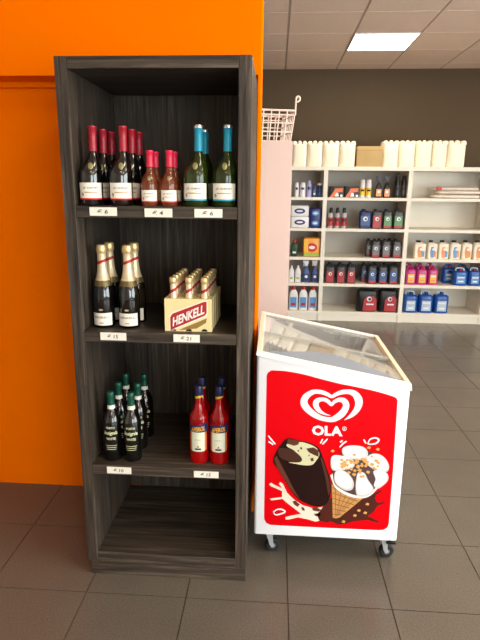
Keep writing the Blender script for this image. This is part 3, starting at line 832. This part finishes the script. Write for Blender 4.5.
# ---------------------------------------------------------------- gondola end with a wire basket on top
gd = thing('gondola_rack', (0, 0, 0), 'pale pink gondola rack behind the freezer, its plain back turned to us', 'gondola')
GX0, GX1, GY, GZ = -0.82, 0.090, 3.30, 1.777
part('back_panel', g_box(GX0, GX1, GY, GY + .018, .10, GZ), PINKISH, gd)
part('plinth', g_box(GX0, GX1, GY, GY + .40, 0, .10), PINKISH, gd)
for x in (GX0, GX1 - .03): part('upright', g_box(x, x + .03, GY + .018, GY + .06, .10, GZ), PINKISH, gd)
for z in (.45, .80, 1.15, 1.50): part('shelf', g_box(GX0 + .03, GX1 - .03, GY + .02, GY + .36, z, z + .02), PINKISH, gd)
wb = thing('wire_basket', (-0.03, GY + .09, GZ), 'white wire basket with a curled hook standing on the pink rack', 'basket', None, math.radians(14))
WB = mat('white wire', (232, 214, 200), 0.4)
def basket_side(x0, x1, xt0, xt1, y0, y1, nv):
    hz = .175
    gs = []
    lerp = lambda a, b, t: a + (b - a) * t
    for t, rr in ((0.02, .004), (.32, .004), (.60, .004), (.86, .0045), (1.0, .006)):
        gs.append(g_tube([(lerp(x0, xt0, t), lerp(y0, y1, t), hz * t), (lerp(x1, xt1, t), lerp(y0, y1, t), hz * t)], rr, 6))
    for k in range(nv + 1):
        u = k / nv
        gs.append(g_tube([(lerp(x0, x1, u), y0, 0.003), (lerp(xt0, xt1, u), y1, hz)], .0044, 6))
    return join(gs)
part('side_grid', basket_side(-.34, .098, -.36, .118, -.045, -.065, 10), WB, wb)
part('side_grid', basket_side(-.34, .098, -.36, .118, .20, .22, 10), WB, wb)
for xb, xt in ((-.34, -.36), (.098, .118)):
    gs = []
    for t, rr in ((.02, .004), (.32, .004), (.60, .004), (.86, .0045), (1.0, .006)):
        x = xb + (xt - xb) * t; gs.append(g_tube([(x, -.045 - .02 * t, .175 * t), (x, .20 + .02 * t, .175 * t)], rr, 6))
    for k in range(1, 7):
        u = k / 7
        gs.append(g_tube([(xb, -.045 + .245 * u, .003), (xt, -.065 + .285 * u, .175)], .0032, 6))
    part('end_grid', join(gs), WB, wb)
part('base_grid', join([g_tube([(-.34 + .438 * k / 13, -.045, .003), (-.34 + .438 * k / 13, .20, .003)], .0028, 6) for k in range(14)]), WB, wb)
hk = [(.118, -.065, .150), (.119, -.065, .20), (.120, -.065, .238), (.124, -.065, .250), (.134, -.065, .254), (.143, -.065, .248), (.143, -.065, .234), (.134, -.065, .227), (.127, -.065, .222)]
part('hook', g_tube(catmull(hk, 3), .0055, 8), WB, wb)

# ---------------------------------------------------------------- white shelving at the back
SY, SYB = 6.13, 6.60
BZ = [1.750, 1.418, 1.075, .747, .444, .113]
sh = thing('shelving_unit', (0, 0, 0), 'long cream white shelving along the back wall holding car and cleaning products', 'shelving')
UPX = [-0.378, 0.545, 1.468, 2.391, 3.314]
for x in UPX: part('upright', g_box(x - .022, x + .022, SY, SYB, 0.0, BZ[0] - .042), SHELF_WHITE, sh)
for b in range(4):
    x0, x1 = UPX[b] + .022, UPX[b + 1] - .022
    for z in BZ[1:]: part('shelf', g_box(x0, x1, SY + .002, SYB - .012, z - .032, z), SHELF_WHITE, sh)
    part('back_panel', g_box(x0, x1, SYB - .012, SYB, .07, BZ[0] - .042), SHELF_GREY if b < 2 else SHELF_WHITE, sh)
    part('plinth', g_box(x0, x1, SY + .012, SY + .03, 0, .081), SHELF_WHITE, sh)
part('top_board', g_box(UPX[0] - .03, UPX[-1] + .03, SY - .006, SYB, BZ[0] - .042, BZ[0]), SHELF_WHITE, sh)

# colours of the goods
def M(n, c, r=.35, **k): return mat(n, c, r, **k)
CAN_WHITE = M('milky white canister', (252, 244, 220), .4, vary=.02)
GREY_OIL = M('dark grey bottle', (62, 62, 66)); RED_LAB = M('red label', (172, 44, 50)); BLUE_LAB = M('blue label', (56, 88, 140)); GREEN_LAB = M('green label', (88, 140, 88))
NAVY = M('navy plastic', (28, 36, 92)); BLUE_JUG = M('blue fluid', (30, 84, 168), .2); PINK_JUG = M('pink fluid', (196, 62, 138), .25); YEL = M('yellow label', (246, 186, 60))
ORANGE_LAB = M('orange label', (222, 146, 84)); LAV = M('lavender plastic', (170, 170, 214)); SKY = M('sky blue label', (96, 150, 206)); CLEARP = M('translucent grip', (196, 214, 232), .25)
GREEN_B = M('dark green plastic', (24, 62, 40)); REDCAP = M('red cap plastic', (206, 34, 38)); KRAFT = M('brown cardboard', (188, 158, 108), .8, vary=.05); SILVER_P = M('silver plastic', (176, 176, 180), .3)
YCAN = M('yellow can band', (236, 196, 60)); DKBLUE = M('dark blue film', (36, 42, 110), .3); ROLLPK = M('orange film', (240, 164, 60), .3); LIME = M('lime film', (150, 190, 70), .3)
WFILM = M('white film', (232, 230, 232), .3); TEALF = M('pale teal film', (150, 200, 200), .3)

def span(x0, x1, ytop, z, Y=6.20):
    """centre x, width and height of a thing that spans these photo columns and stands on board z"""
    a = on_plane(x0, ytop, Y); b = on_plane(x1, ytop, Y)
    return (a.x + b.x) / 2, b.x - a.x, (a.z + b.z) / 2 - z

def bevbox(n, w, d, z0, z1, b): return m_bevbox(n, -w/2, w/2, -d/2, d/2, z0, z1, min(b, w/2.2, d/2.2, (z1-z0)/2.2), 3)
def plate(n, w, z0, z1, y, th=.0015, x=0): return mesh(n, *g_box(x - w/2, x + w/2, y - th, y, z0, z1))
def disc(n, x, z, r, y): return mesh(n, *([(x + r * math.cos(k * .524), y, z + r * math.sin(k * .524)) for k in range(12)], [tuple(range(12))]))
def g_loft(secs, n=4):
    """stack of rounded rectangles (w, d, z, cx)"""
    V, F = [], []
    for w, d, z, cx in secs:
        V += [(x + cx, y, z) for x, y in rounded_rect(-w/2, w/2, -d/2, d/2, min(w, d) * .28, n)]
    m_ = (n + 1) * 4
    for i in range(len(secs) - 1):
        for k in range(m_): F.append((i*m_+k, i*m_+(k+1) % m_, (i+1)*m_+(k+1) % m_, (i+1)*m_+k))
    F.append(tuple(range(m_-1, -1, -1))); F.append(tuple(range((len(secs)-1)*m_, len(secs)*m_)))
    return V, F

def oil_bottle(w, h, body, cap, lab, band=RED_LAB, d=.085):
    cx = -w * .16; cr = w * .17
    b = g_loft([(w * .94, d * .94, 0, 0), (w, d, .004, 0), (w, d, h * .80, 0), (w * .95, d * .95, h * .85, 0), (w * .62, d * .66, h * .90, cx * .7), (cr * 1.7, cr * 1.7, h * .92, cx), (cr * 1.6, cr * 1.6, h * .94, cx)])
    y = -d / 2
    return [('body', mesh('body', *b, True, 50), body),
            ('cap', sm('cap', g_lathe([(cr, h * .91), (cr * 1.05, h * .92), (cr * 1.0, h * .99), (cr * .8, h)], 12, cx)), cap),
            ('label', plate('label', w * .78, h * .16, h * .66, y), lab,
             [('emblem', disc('emblem', 0, h * .50, w * .20, y - .002), WFILM), ('emblem_mark', disc('emblem_mark', w * .03, h * .49, w * .11, y - .0025), lab),
              ('base_band', plate('base_band', w * .78, h * .05, h * .17, y, .0022), band)])]
def jug(w, h, body, cap, lab, grip, d=.13, lw=.62, lz=(.12, .55), mark=None):
    b = g_loft([(w * .94, d * .94, 0, 0), (w, d, .006, 0), (w, d, h * .68, 0), (w * .96, d * .95, h * .75, 0), (w * .74, d * .8, h * .80, 0)])
    r = w * .055
    hd = catmull([(-w * .30, 0, h * .79), (-w * .29, 0, h * .90), (-w * .20, 0, h * .95), (w * .10, 0, h * .95), (w * .24, 0, h * .90), (w * .28, 0, h * .79)], 4)
    y = -d / 2
    subs = [('label_mark', plate('label_mark', w * lw * .6, h * (lz[0] + .08), h * (lz[0] + .16), y, .0022), mark)] if mark else []
    subs.append(('label_stripe', plate('label_stripe', w * lw * .8, h * (lz[1] - .14), h * (lz[1] - .06), y, .0022), WFILM if mark else body))
    return [('body', mesh('body', *b, True, 50), body), ('handle', sm('handle', g_tube(hd, r, 8)), grip),
            ('cap', sm('cap', g_lathe([(w * .13, h * .78), (w * .13, h * .90), (w * .11, h * .92)], 12, w * .12, d * .26)), cap),
            ('label', plate('label', w * lw, h * lz[0], h * lz[1], y), lab, subs)]
def can(w, h, body, cap, band=None, neck=.8, head=.22):
    r = w / 2
    p = [('can_body', sm('can_body', g_lathe([(r * .94, 0), (r, .004), (r, h * (1 - head) - .012), (r * .86, h * (1 - head)), (r * .8, h * (1 - head) + .004)], 16)), body),
         ('cap', sm('cap', g_lathe([(r * neck, h * (1 - head)), (r * neck, h * .97), (r * neck * .8, h)], 16)), cap)]
    if band is not None: p.append(('label', sm('label', g_lathe([(r + .0008, h * .12), (r + .0008, h * .55)], 16)), band, [('label_spot', sm('label_spot', g_label(r + .0008, h * .36, h * .46, 40)), INK)]))
    return p
def spray(w, h, body, head, lab, d=None):
    d = d or w * .62
    b = g_loft([(w * .9, d * .9, 0, 0), (w * .96, d, .004, 0), (w * .92, d, h * .38, 0), (w * .74, d * .9, h * .52, 0), (w * .5, d * .7, h * .62, 0), (w * .3, d * .45, h * .70, 0), (w * .3, d * .45, h * .76, 0)])
    y = -d / 2
    hd = g_prism_y([(-w * .20, h * .76), (w * .16, h * .76), (w * .18, h * .84), (w * .30, h * .90), (w * .30, h), (-w * .40, h), (-w * .44, h * .91), (-w * .26, h * .90)], -w * .13, w * .13)
    tr = g_prism_y([(-w * .34, h * .90), (-w * .24, h * .90), (-w * .30, h * .78), (-w * .42, h * .72), (-w * .38, h * .78)], -w * .07, w * .07)
    return [('body', mesh('body', *b, True, 50), body), ('trigger_head', mesh('trigger_head', *hd), head, [('trigger', mesh('trigger', *tr), head)]),
            ('label', plate('label', w * .72, h * .06, h * .40, y - .0004), lab, [('label_spot', disc('label_spot', 0, h * .27, w * .2, y - .003), WFILM)])]
def shampoo(w, h, body, cap, lab, d=None):
    d = d or w * .6
    b = g_loft([(w * .9, d * .9, 0, 0), (w, d, .005, 0), (w, d, h * .60, 0), (w * .86, d * .9, h * .74, 0), (w * .5, d * .6, h * .84, 0), (w * .4, d * .5, h * .87, 0)])
    return [('body', mesh('body', *b, True, 50), body), ('cap', sm('cap', g_lathe([(w * .22, h * .86), (w * .22, h * .97), (w * .16, h)], 12)), cap),
            ('label', plate('label', w * .72, h * .10, h * .55, -d/2), lab[0], [('label_spot', plate('label_spot', w * .5, h * .18, h * .30, -d/2, .0022), lab[1])])]
def pack(w, h, d, film, lab, rows=1):
    p = [('wrapper', bevbox('wrapper', w, d, 0, h, .018), film)]
    for k in range(rows):
        zc = h * (k + .5) / rows; a = min(w * .30, .08); b = h / rows * .24
        V = [(a * math.cos(t * .393), -d/2 - .001, zc + b * math.sin(t * .393)) for t in range(16)]
        V2 = [(a * .6 * math.cos(t * .393), -d/2 - .0018, zc + b * .35 * math.sin(t * .393)) for t in range(16)]
        p.append(('printed_logo', mesh('printed_logo', V, [tuple(range(16))]), lab, [('logo_centre', mesh('logo_centre', V2, [tuple(range(16))]), WFILM)]))
    return p
def place(name, x0, x1, ytop, row, builder, label, cat, group=None, dy=0, depth=.10, rot=0):
    z = BZ[row]
    cx, w, h_ = span(x0, x1, ytop, z)
    w -= .003
    return build(name, builder(w, h_), (cx, SY + .03 + depth / 2 + dy, z), label, cat, group, rot)

def fluid_bottle(w, h_, k):
    WB_ = M('white bottle', (236, 226, 206)); d = .085; cx = -w * .14; cr = w * .2; y = -d / 2
    b = g_loft([(w * .94, d * .94, 0, 0), (w, d, .004, 0), (w, d, h_ * .76, 0), (w * .95, d * .95, h_ * .81, 0), (w * .55, d * .62, h_ * .87, cx * .7), (cr * 1.7, cr * 1.7, h_ * .90, cx)])
    a, c = (ORANGE_LAB, SKY) if k % 2 == 0 else (SKY, ORANGE_LAB)
    if k > 3: a, c = ORANGE_LAB, ORANGE_LAB
    fig = [(-w * .10, h_ * .06), (w * .20, h_ * .06), (w * .26, h_ * .40), (w * .12, h_ * .66), (-w * .12, h_ * .64), (-w * .18, h_ * .40)]
    return [('body', mesh('body', *b, True, 50), WB_), ('cap', sm('cap', g_lathe([(cr, h_ * .89), (cr * 1.05, h_ * .9), (cr, h_ * .99), (cr * .8, h_)], 12, cx)), BLACK),
            ('label', plate('label', w * .84, h_ * .05, h_ * .70, y), M('cream label', (240, 226, 204)),
             [('printed_figure', mesh('printed_figure', [(x - w * .05, y - .002, z) for x, z in fig], [tuple(range(6))]), a), ('printed_block', plate('printed_block', w * .22, h_ * .10, h_ * .42, y, .0026, w * .24), c),
              ('emblem', disc('emblem', w * .06, h_ * .52, w * .12, y - .003), WFILM)])]
# jerrycans on top
def jerrycan(w, h_):
    d = .21
    body = g_loft([(w * .93, d * .95, 0, 0), (w, d, .012, 0), (w, d, h_ * .80, 0), (w * .985, d * .98, h_ * .84, 0), (w * .93, d * .94, h_ * .865, 0)])
    def lobe(cx, ww, dd, top):
        z0 = h_ * .83
        return g_loft([(ww, dd, z0, cx), (ww, dd, z0 + (top - z0) * .45, cx), (ww * .84, dd * .97, z0 + (top - z0) * .78, cx), (ww * .55, dd * .92, z0 + (top - z0) * .95, cx), (ww * .2, dd * .85, top, cx)])
    return [('body', mesh('body', *body, True, 50), CAN_WHITE),
            ('shoulder', mesh('shoulder', *lobe(-w * .335, w * .30, d * .95, h_ * .985), True, 60), CAN_WHITE), ('shoulder', mesh('shoulder', *lobe(w * .335, w * .30, d * .95, h_ * .985), True, 60), CAN_WHITE),
            ('handle', mesh('handle', *lobe(0, w * .20, d * .40, h_ * .97), True, 60), CAN_WHITE),
            ('screw_cap', sm('screw_cap', g_lathe([(w * .13, h_ * .85), (w * .13, h_ * .94), (w * .10, h_ * .98), (w * .04, h_)], 14, 0, -d * .32)), CAN_WHITE)]
lx = [292.2, 307.4, 323.0, 339.8, 356.2]
rx = [383.0, 399.6, 416.2, 432.8, 448.0, 466.8]
lo = ('far left', 'second', 'third', 'fourth')
for k in range(4):
    place('jerrycan', lx[k], lx[k+1], 140.8, 0, jerrycan, 'milky white jerrycan, %s, left of the cardboard box' % (lo[k] if k else 'leftmost'), 'jerrycan', 'white jerrycans on top of the shelving', depth=.21)
ro = ('beside the cardboard box', 'second to the right of the cardboard box', 'third to the right of the cardboard box', 'fourth to the right of the cardboard box', 'rightmost on the top board')
for k in range(5):
    place('jerrycan', rx[k], rx[k+1], 140.4, 0, jerrycan, 'milky white jerrycan, ' + ro[k], 'jerrycan', 'white jerrycans on top of the shelving', depth=.21)
def kraft_box(w, h_):
    d = .26
    return [('carton', bevbox('carton', w, d, 0, h_, .002), KRAFT), ('top_flap', mesh('top_flap', *g_box(-w/2, w/2, -d/2 - .001, -d/2, h_ * .80, h_ * .815)), M('cardboard crease', (150, 120, 76), .8)),
            ('tape', mesh('tape', *g_box(-w/2 + .002, w/2 - .002, -.025, .025, h_, h_ + .001)), M('packing tape', (200, 176, 130), .3))]
place('cardboard_box', 357.0, 382.4, 146.6, 0, kraft_box, 'brown cardboard box between the white jerrycans', 'box', depth=.26)

# row 1, left bay
B1 = 'toiletries on the upper left shelf'
place('bottle', 294.7, 299.2, 182.5, 1, lambda w, h_: can(w, h_, WFILM, WFILM, None, .84, .12) + [('label', sm('label', g_label(w / 2, h_ * .5, h_ * .66, 35)), NAVY)], 'narrow white bottle, leftmost on the upper left shelf', 'bottle', B1)
place('bottle', 300.0, 305.9, 182.5, 1, lambda w, h_: can(w, h_, WFILM, WFILM, None, .84, .12) + [('label', sm('label', g_label(w / 2, h_ * .5, h_ * .66, 35)), NAVY)], 'wider white bottle with a dark mark, left of the lavender bottle', 'bottle', B1)
place('bottle', 306.8, 312.0, 180.5, 1, lambda w, h_: can(w, h_, LAV, LAV, None, .7, .2) + [('label', sm('label', g_label(w / 2, h_ * .45, h_ * .62, 35)), NAVY)], 'lavender bottle with a dark mark on the upper left shelf', 'bottle', B1)
place('bottle', 312.8, 316.8, 183.5, 1, lambda w, h_: shampoo(w, h_, NAVY, NAVY, (BLUE_LAB, WFILM)), 'slim dark blue bottle beside the blue can', 'bottle', B1)
place('spray_can', 317.3, 322.2, 183.5, 1, lambda w, h_: can(w, h_, NAVY, WFILM, BLUE_LAB, .95, .14), 'blue can with white top at the first upright', 'can', B1)
# row 1, middle bay
def small_box(w, h_):
    d = .11
    q = lambda n, p, m_, k=1: (n, mesh(n, [(x, -d/2 - .0006 * k, z) for x, z in p], [tuple(range(len(p)))]), m_)
    return [('carton', bevbox('carton', w, d, 0, h_, .002), BLACK),
            q('orange_print', [(-w*.45, h_*.02), (-w*.2, h_*.02), (w*.05, h_*.45), (w*.42, h_*.50), (w*.45, h_*.85), (-w*.1, h_*.80), (-w*.2, h_*.5)], M('orange print', (226, 108, 50))),
            q('white_print', [(-w*.12, h_*.08), (w*.18, h_*.08), (w*.12, h_*.42), (-w*.02, h_*.40)], WFILM, 2), q('white_print', [(w*.28, h_*.05), (w*.44, h_*.05), (w*.44, h_*.25), (w*.28, h_*.25)], WFILM, 2)]
place('product_box', 329.0, 343.6, 186.4, 1, small_box, 'black and orange box beside the upright', 'box', 'black and orange boxes', depth=.11)
place('product_box', 344.4, 359.0, 186.4, 1, small_box, 'black and orange box beside the yellow cans', 'box', 'black and orange boxes', depth=.11)
for k, (a, b, l) in enumerate(((360.2, 365.8, 'left of the pair'), (366.6, 372.2, 'right of the pair'))):
    place('spray_can', a, b, 179.8, 1, lambda w, h_: can(w, h_, WFILM, WFILM, YCAN, .9, .16), 'white and yellow spray can, ' + l, 'can', 'yellow spray cans')
for a, b, l in ((375.8, 383.4, 'left'), (384.2, 391.8, 'right')):
    place('spray_bottle', a, b, 176.2, 1, lambda w, h_: spray(w, h_, BLACK, BLACK, ORANGE_LAB), 'black trigger spray bottle with orange label, %s of the pair' % l, 'spray bottle', 'black trigger sprays')
for a, b, l in ((395.4, 401.2, 'left'), (401.9, 407.4, 'right')):
    place('spray_can', a, b, 175.8, 1, lambda w, h_: can(w, h_, BLACK, BLACK, GREY_OIL, .8, .2), 'tall black can, %s of the pair at the upright' % l, 'can', 'tall black cans')
# row 1, right bay: bundle of wiper blades in clear sleeves
BAGM = M('milky plastic bag', (242, 228, 216), .25, trans=.12); REDP = M('red bag corner', (216, 70, 70), .4)
for k, (xa, xb, zo, yo) in enumerate(((432.5, 486, 0, .0), (437, 489, .045, .02), (434, 480, .085, .03))):
    a = on_plane(xa, 190, 6.25); b = on_plane(xb, 190, 6.25); w = b.x - a.x; cx = (a.x + b.x) / 2
    t = thing('plastic_bag', (cx, SY + .17 + yo, BZ[1] + zo + .0006), ('lowest long clear bag on the upper right shelf, red at its right end', 'long plain clear bag between the two red-ended bags', 'topmost long clear bag on the upper right shelf, red at its left end')[k], 'bag', 'long clear bags on the upper right shelf')
    V, F = g_loft([(w * .97, .16, 0, 0), (w, .20, .010, 0), (w * .99, .19, .030, 0), (w * .94, .14, .040, 0)])
    part('sleeve', (V, F), BAGM, t, True)
    for s in ((1,), (), (-1,))[k]:
        part('red_end', ([(p[0] + s * (w * .5 - .05), p[1] * .6 - .05, p[2]) for p in g_loft([(.05, .15, .004, 0), (.06, .20, .012, 0), (.055, .19, .036, 0), (.03, .14, .0425, 0)])[0]], g_loft([(1, 1, 0, 0)] * 4)[1]), REDP, t, True)

# row 2, left bay
for z0, z1, l in ((228.5, 217.8, 'lower'), (217.8, 207.2, 'upper')):
    a = on_plane(290.3, z0, 6.2); b = on_plane(309.0, z1, 6.2); hh = .125
    build('tissue_pack', pack(b.x - a.x, hh, .20, WFILM, DKBLUE), ((a.x + b.x) / 2, SY + .14, BZ[2] + (hh if l == 'upper' else 0)), 'white tissue pack with blue logo, %s of the two stacked' % l, 'tissue pack', 'tissue packs')
place('tissue_pack', 309.6, 321.4, 208.2, 2, lambda w, h_: pack(w, h_, .2, DKBLUE, SKY, 2), 'dark blue tissue pack beside the white stacked packs', 'tissue pack', 'tissue packs', depth=.2)
# row 2, middle bay
for k, (a, b) in enumerate(((328.4, 333.8), (335.0, 340.4), (341.6, 347.4))):
    place('spray_can', a, b, 208.6, 2, lambda w, h_: can(w, h_, SILVER_P, BLACK, RED_LAB, .62, .24), 'silver and red can with black cap, %s of three' % ('left', 'middle', 'right')[k], 'can', 'silver and red cans')
    place('spray_can', a + 1.2, b + 1.2, 208.0, 2, lambda w, h_: can(w, h_, SILVER_P, BLACK, RED_LAB, .62, .24), 'silver and red can with black cap, behind the %s of three' % ('left', 'middle', 'right')[k], 'can', 'silver and red cans', dy=.09)
OB = 'one litre motor oil bottles'
for a, b, bd, lb, l in ((359.6, 371.6, NAVY, BLUE_LAB, 'navy blue oil bottle beside the grey ones'), (372.2, 382.6, GREY_OIL, RED_LAB, 'dark grey oil bottle with red label on the second shelf'),
                        (383.4, 392.8, GREY_OIL, GREEN_LAB, 'dark grey oil bottle with green label, left of two'), (393.7, 404.2, GREY_OIL, GREEN_LAB, 'dark grey oil bottle with green label, next to the upright')):
    place('oil_bottle', a, b, 209.0, 2, lambda w, h_: oil_bottle(w, h_, bd, BLACK, lb, NAVY if bd is NAVY else RED_LAB), l, 'bottle', OB)
# row 3
place('detergent_bottle', 285.6, 290.4, 240.2, 3, lambda w, h_: shampoo(w, h_, GREEN_B, REDCAP, (GREEN_B, GREEN_LAB)), 'dark green bottle half hidden by the pink rack', 'bottle', 'green bottles')
place('detergent_bottle', 291.2, 298.2, 240.0, 3, lambda w, h_: shampoo(w, h_, GREEN_B, REDCAP, (GREEN_B, WFILM)), 'dark green bottle with red cap beside the orange pack', 'bottle', 'green bottles')
def roll_pack(w, h_):
    p = pack(w, h_, .2, ROLLPK, REDCAP, 1)
    p.append(('lime_print', mesh('lime_print', *g_box(-w * .44, w * .44, -.1015, -.1, h_ * .04, h_ * .20)), LIME)); p.append(('side_print', mesh('side_print', *g_box(-w * .46, -w * .22, -.1012, -.1, h_ * .25, h_ * .92)), YEL))
    return p
place('kitchen_roll_pack', 303.4, 320.8, 237.8, 3, roll_pack, 'orange and yellow kitchen roll pack', 'roll pack', depth=.2)
for k, (a, b) in enumerate(((371.8, 380.6), (382.2, 391.0), (392.8, 402.4))):
    nm = ('left', 'middle', 'right')[k]
    place('oil_bottle', a, b, 238.8, 3, lambda w, h_: oil_bottle(w, h_, GREY_OIL, BLACK, M('grey label', (112, 112, 116))), 'grey oil bottle with grey label on the third shelf, %s of three' % nm, 'bottle', OB)
    place('oil_bottle', a - 4.4, b - 4.4, 239.2, 3, lambda w, h_: oil_bottle(w, h_, GREY_OIL, BLACK, MATS['grey label']), 'grey oil bottle on the third shelf behind the %s of three' % nm, 'bottle', OB, dy=.11)
for k, (a, b) in enumerate(((414.2, 426.6), (427.4, 438.2), (438.6, 449.6), (450.2, 461.4), (462.0, 472.8), (473.6, 484.2))):
    nm = ('leftmost', 'second', 'third', 'fourth', 'fifth', 'sixth')[k]
    lb = ORANGE_LAB if k in (0, 1, 4, 5) else SKY
    place('fluid_bottle', a, b, 240.4, 3, lambda w, h_: fluid_bottle(w, h_, k), 'white bottle with orange and blue label, %s in its row' % nm, 'bottle', 'white fluid bottles')
# row 4
for a, b, l in ((288.8, 294.6, 'left'), (295.2, 301.2, 'right')):
    place('soap_bottle', a, b, 265.8, 4, lambda w, h_: shampoo(w, h_, WFILM, WFILM, (WFILM, LIME)), 'small white soap bottle, %s of the pair' % l, 'bottle', 'white soap bottles')
for a, b, l in ((302.6, 310.8, 'left'), (311.6, 319.4, 'right')):
    place('spray_bottle', a, b, 260.6, 4, lambda w, h_: spray(w, h_, BLUE_LAB, WFILM, NAVY), 'blue cleaning spray with white trigger, %s of the pair' % l, 'spray bottle', 'blue cleaning sprays')
for k, (a, b) in enumerate(((325.8, 335.0), (336.6, 345.6), (347.0, 356.0))):
    nm = ('left', 'middle', 'right')[k]
    place('oil_bottle', a, b, 264.2, 4, lambda w, h_: oil_bottle(w, h_, GREY_OIL, BLACK, RED_LAB), 'grey oil bottle with red label on the fourth shelf, %s of three' % nm, 'bottle', OB)
    place('oil_bottle', a + 1.4, b + 1.4, 263.4, 4, lambda w, h_: oil_bottle(w, h_, GREY_OIL, BLACK, RED_LAB), 'grey oil bottle on the fourth shelf behind the %s red-labelled one' % nm, 'bottle', OB, dy=.11)
for k, (a, b) in enumerate(((368.2, 377.0), (378.8, 387.8), (389.2, 398.6))):
    nm = ('left', 'middle', 'right')[k]
    place('oil_bottle', a, b, 264.4, 4, lambda w, h_: oil_bottle(w, h_, GREY_OIL, BLACK, BLUE_LAB), 'grey oil bottle with blue label on the fourth shelf, %s of three' % nm, 'bottle', OB)
    place('oil_bottle', a - 5.5, b - 5.5, 264.0, 4, lambda w, h_: oil_bottle(w, h_, GREY_OIL, BLACK, BLUE_LAB), 'grey oil bottle on the fourth shelf behind the %s blue-labelled one' % nm, 'bottle', OB, dy=.13)
for k, (a, b) in enumerate(((406.0, 416.6), (417.0, 427.8), (428.4, 438.4))):
    nm = ('left', 'middle', 'right')[k]
    place('coolant_jug', a, b, 265.4, 4, lambda w, h_: jug(w, h_, PINK_JUG, REDCAP, YEL, PINK_JUG, mark=ORANGE_LAB), 'pink fluid jug with yellow label, %s of three' % nm, 'jug', 'pink fluid jugs', depth=.13)
    place('coolant_jug', a + 1.0, b + 1.0, 264.4, 4, lambda w, h_: jug(w, h_, PINK_JUG, REDCAP, YEL, PINK_JUG, mark=ORANGE_LAB), 'pink fluid jug standing behind the %s of three' % nm, 'jug', 'pink fluid jugs', dy=.16, depth=.13)
for k, (a, b) in enumerate(((453.6, 468.4), (469.0, 481.6))):
    nm = ('left', 'right')[k]
    place('washer_fluid_jug', a, b, 267.4, 4, lambda w, h_: jug(w, h_, BLUE_JUG, REDCAP, SKY, CLEARP, mark=WFILM), 'blue fluid jug on the fourth shelf, %s of two in front' % nm, 'jug', 'blue fluid jugs', depth=.13)
    place('washer_fluid_jug', a - 6.5, b - 6.5, 266.4, 4, lambda w, h_: jug(w, h_, BLUE_JUG, REDCAP, SKY, BLUE_JUG, mark=WFILM), 'blue fluid jug on the fourth shelf, behind the %s of two' % nm, 'jug', 'blue fluid jugs', dy=.18, depth=.13)
# row 5
for k, (a, b) in enumerate(((289.2, 298.4), (299.2, 308.0), (308.8, 317.6))):
    place('toilet_cleaner_bottle', a, b, 286.4, 5, lambda w, h_: shampoo(w, h_, WFILM, REDCAP, (SKY, RED_LAB)), 'white cleaner bottle with red cap on the lowest shelf, %s of three' % ('left', 'middle', 'right')[k], 'bottle', 'white cleaner bottles')
def big_oil(w, h_):
    d = .12
    b = g_loft([(w * .95, d * .95, 0, 0), (w, d, .006, 0), (w, d, h_ * .80, 0), (w * .96, d * .95, h_ * .88, 0), (w * .80, d * .8, h_ * .915, 0)])
    hd = catmull([(-w * .36, 0, h_ * .90), (-w * .34, 0, h_ * .96), (-w * .2, 0, h_ * .975), (w * .12, 0, h_ * .975), (w * .22, 0, h_ * .96), (w * .24, 0, h_ * .90)], 4)
    y = -d / 2
    lab = [(w * .46, h_ * .05), (w * .46, h_ * .55), (w * .30, h_ * .68), (w * .02, h_ * .68), (-w * .16, h_ * .52), (-w * .20, h_ * .05)]
    lv = ([(x, y - .001, z) for x, z in lab], [tuple(range(5, -1, -1))])
    return [('body', mesh('body', *b, True, 50), BLACK), ('handle', sm('handle', g_tube(hd, w * .04, 8)), BLACK), ('cap', sm('cap', g_lathe([(w * .10, h_ * .89), (w * .10, h_ * .985), (w * .08, h_)], 12, w * .36)), BLACK),
            ('label', mesh('label', *lv), RED_LAB, [('emblem', disc('emblem', w * .10, h_ * .56, w * .12, y - .002), WFILM), ('label_stripe', plate('label_stripe', w * .36, h_ * .30, h_ * .36, y, .0022, w * .14), WFILM), ('emblem_mark', disc('emblem_mark', w * .12, h_ * .555, w * .07, y - .0026), NAVY)])]
for a, b, l in ((357.0, 377.8, 'left'), (379.0, 397.6, 'right')):
    place('oil_canister', a, b, 288.2, 5, big_oil, 'large black oil canister with red label, %s of the pair' % l, 'canister', 'large oil canisters', depth=.12)
for k, (a, b) in enumerate(((404.0, 418.4), (419.2, 434.0), (434.8, 449.6))):
    place('washer_fluid_jug', a, b, 290.6, 5, lambda w, h_: jug(w, h_, BLUE_JUG, BLUE_JUG, M('pale blue label', (176, 196, 216)), CLEARP, d=.15, lz=(.10, .56), mark=WFILM), 'blue fluid jug with clear grip on the lowest shelf, %s of three' % ('left', 'middle', 'right')[k], 'jug', 'blue fluid jugs', depth=.15)
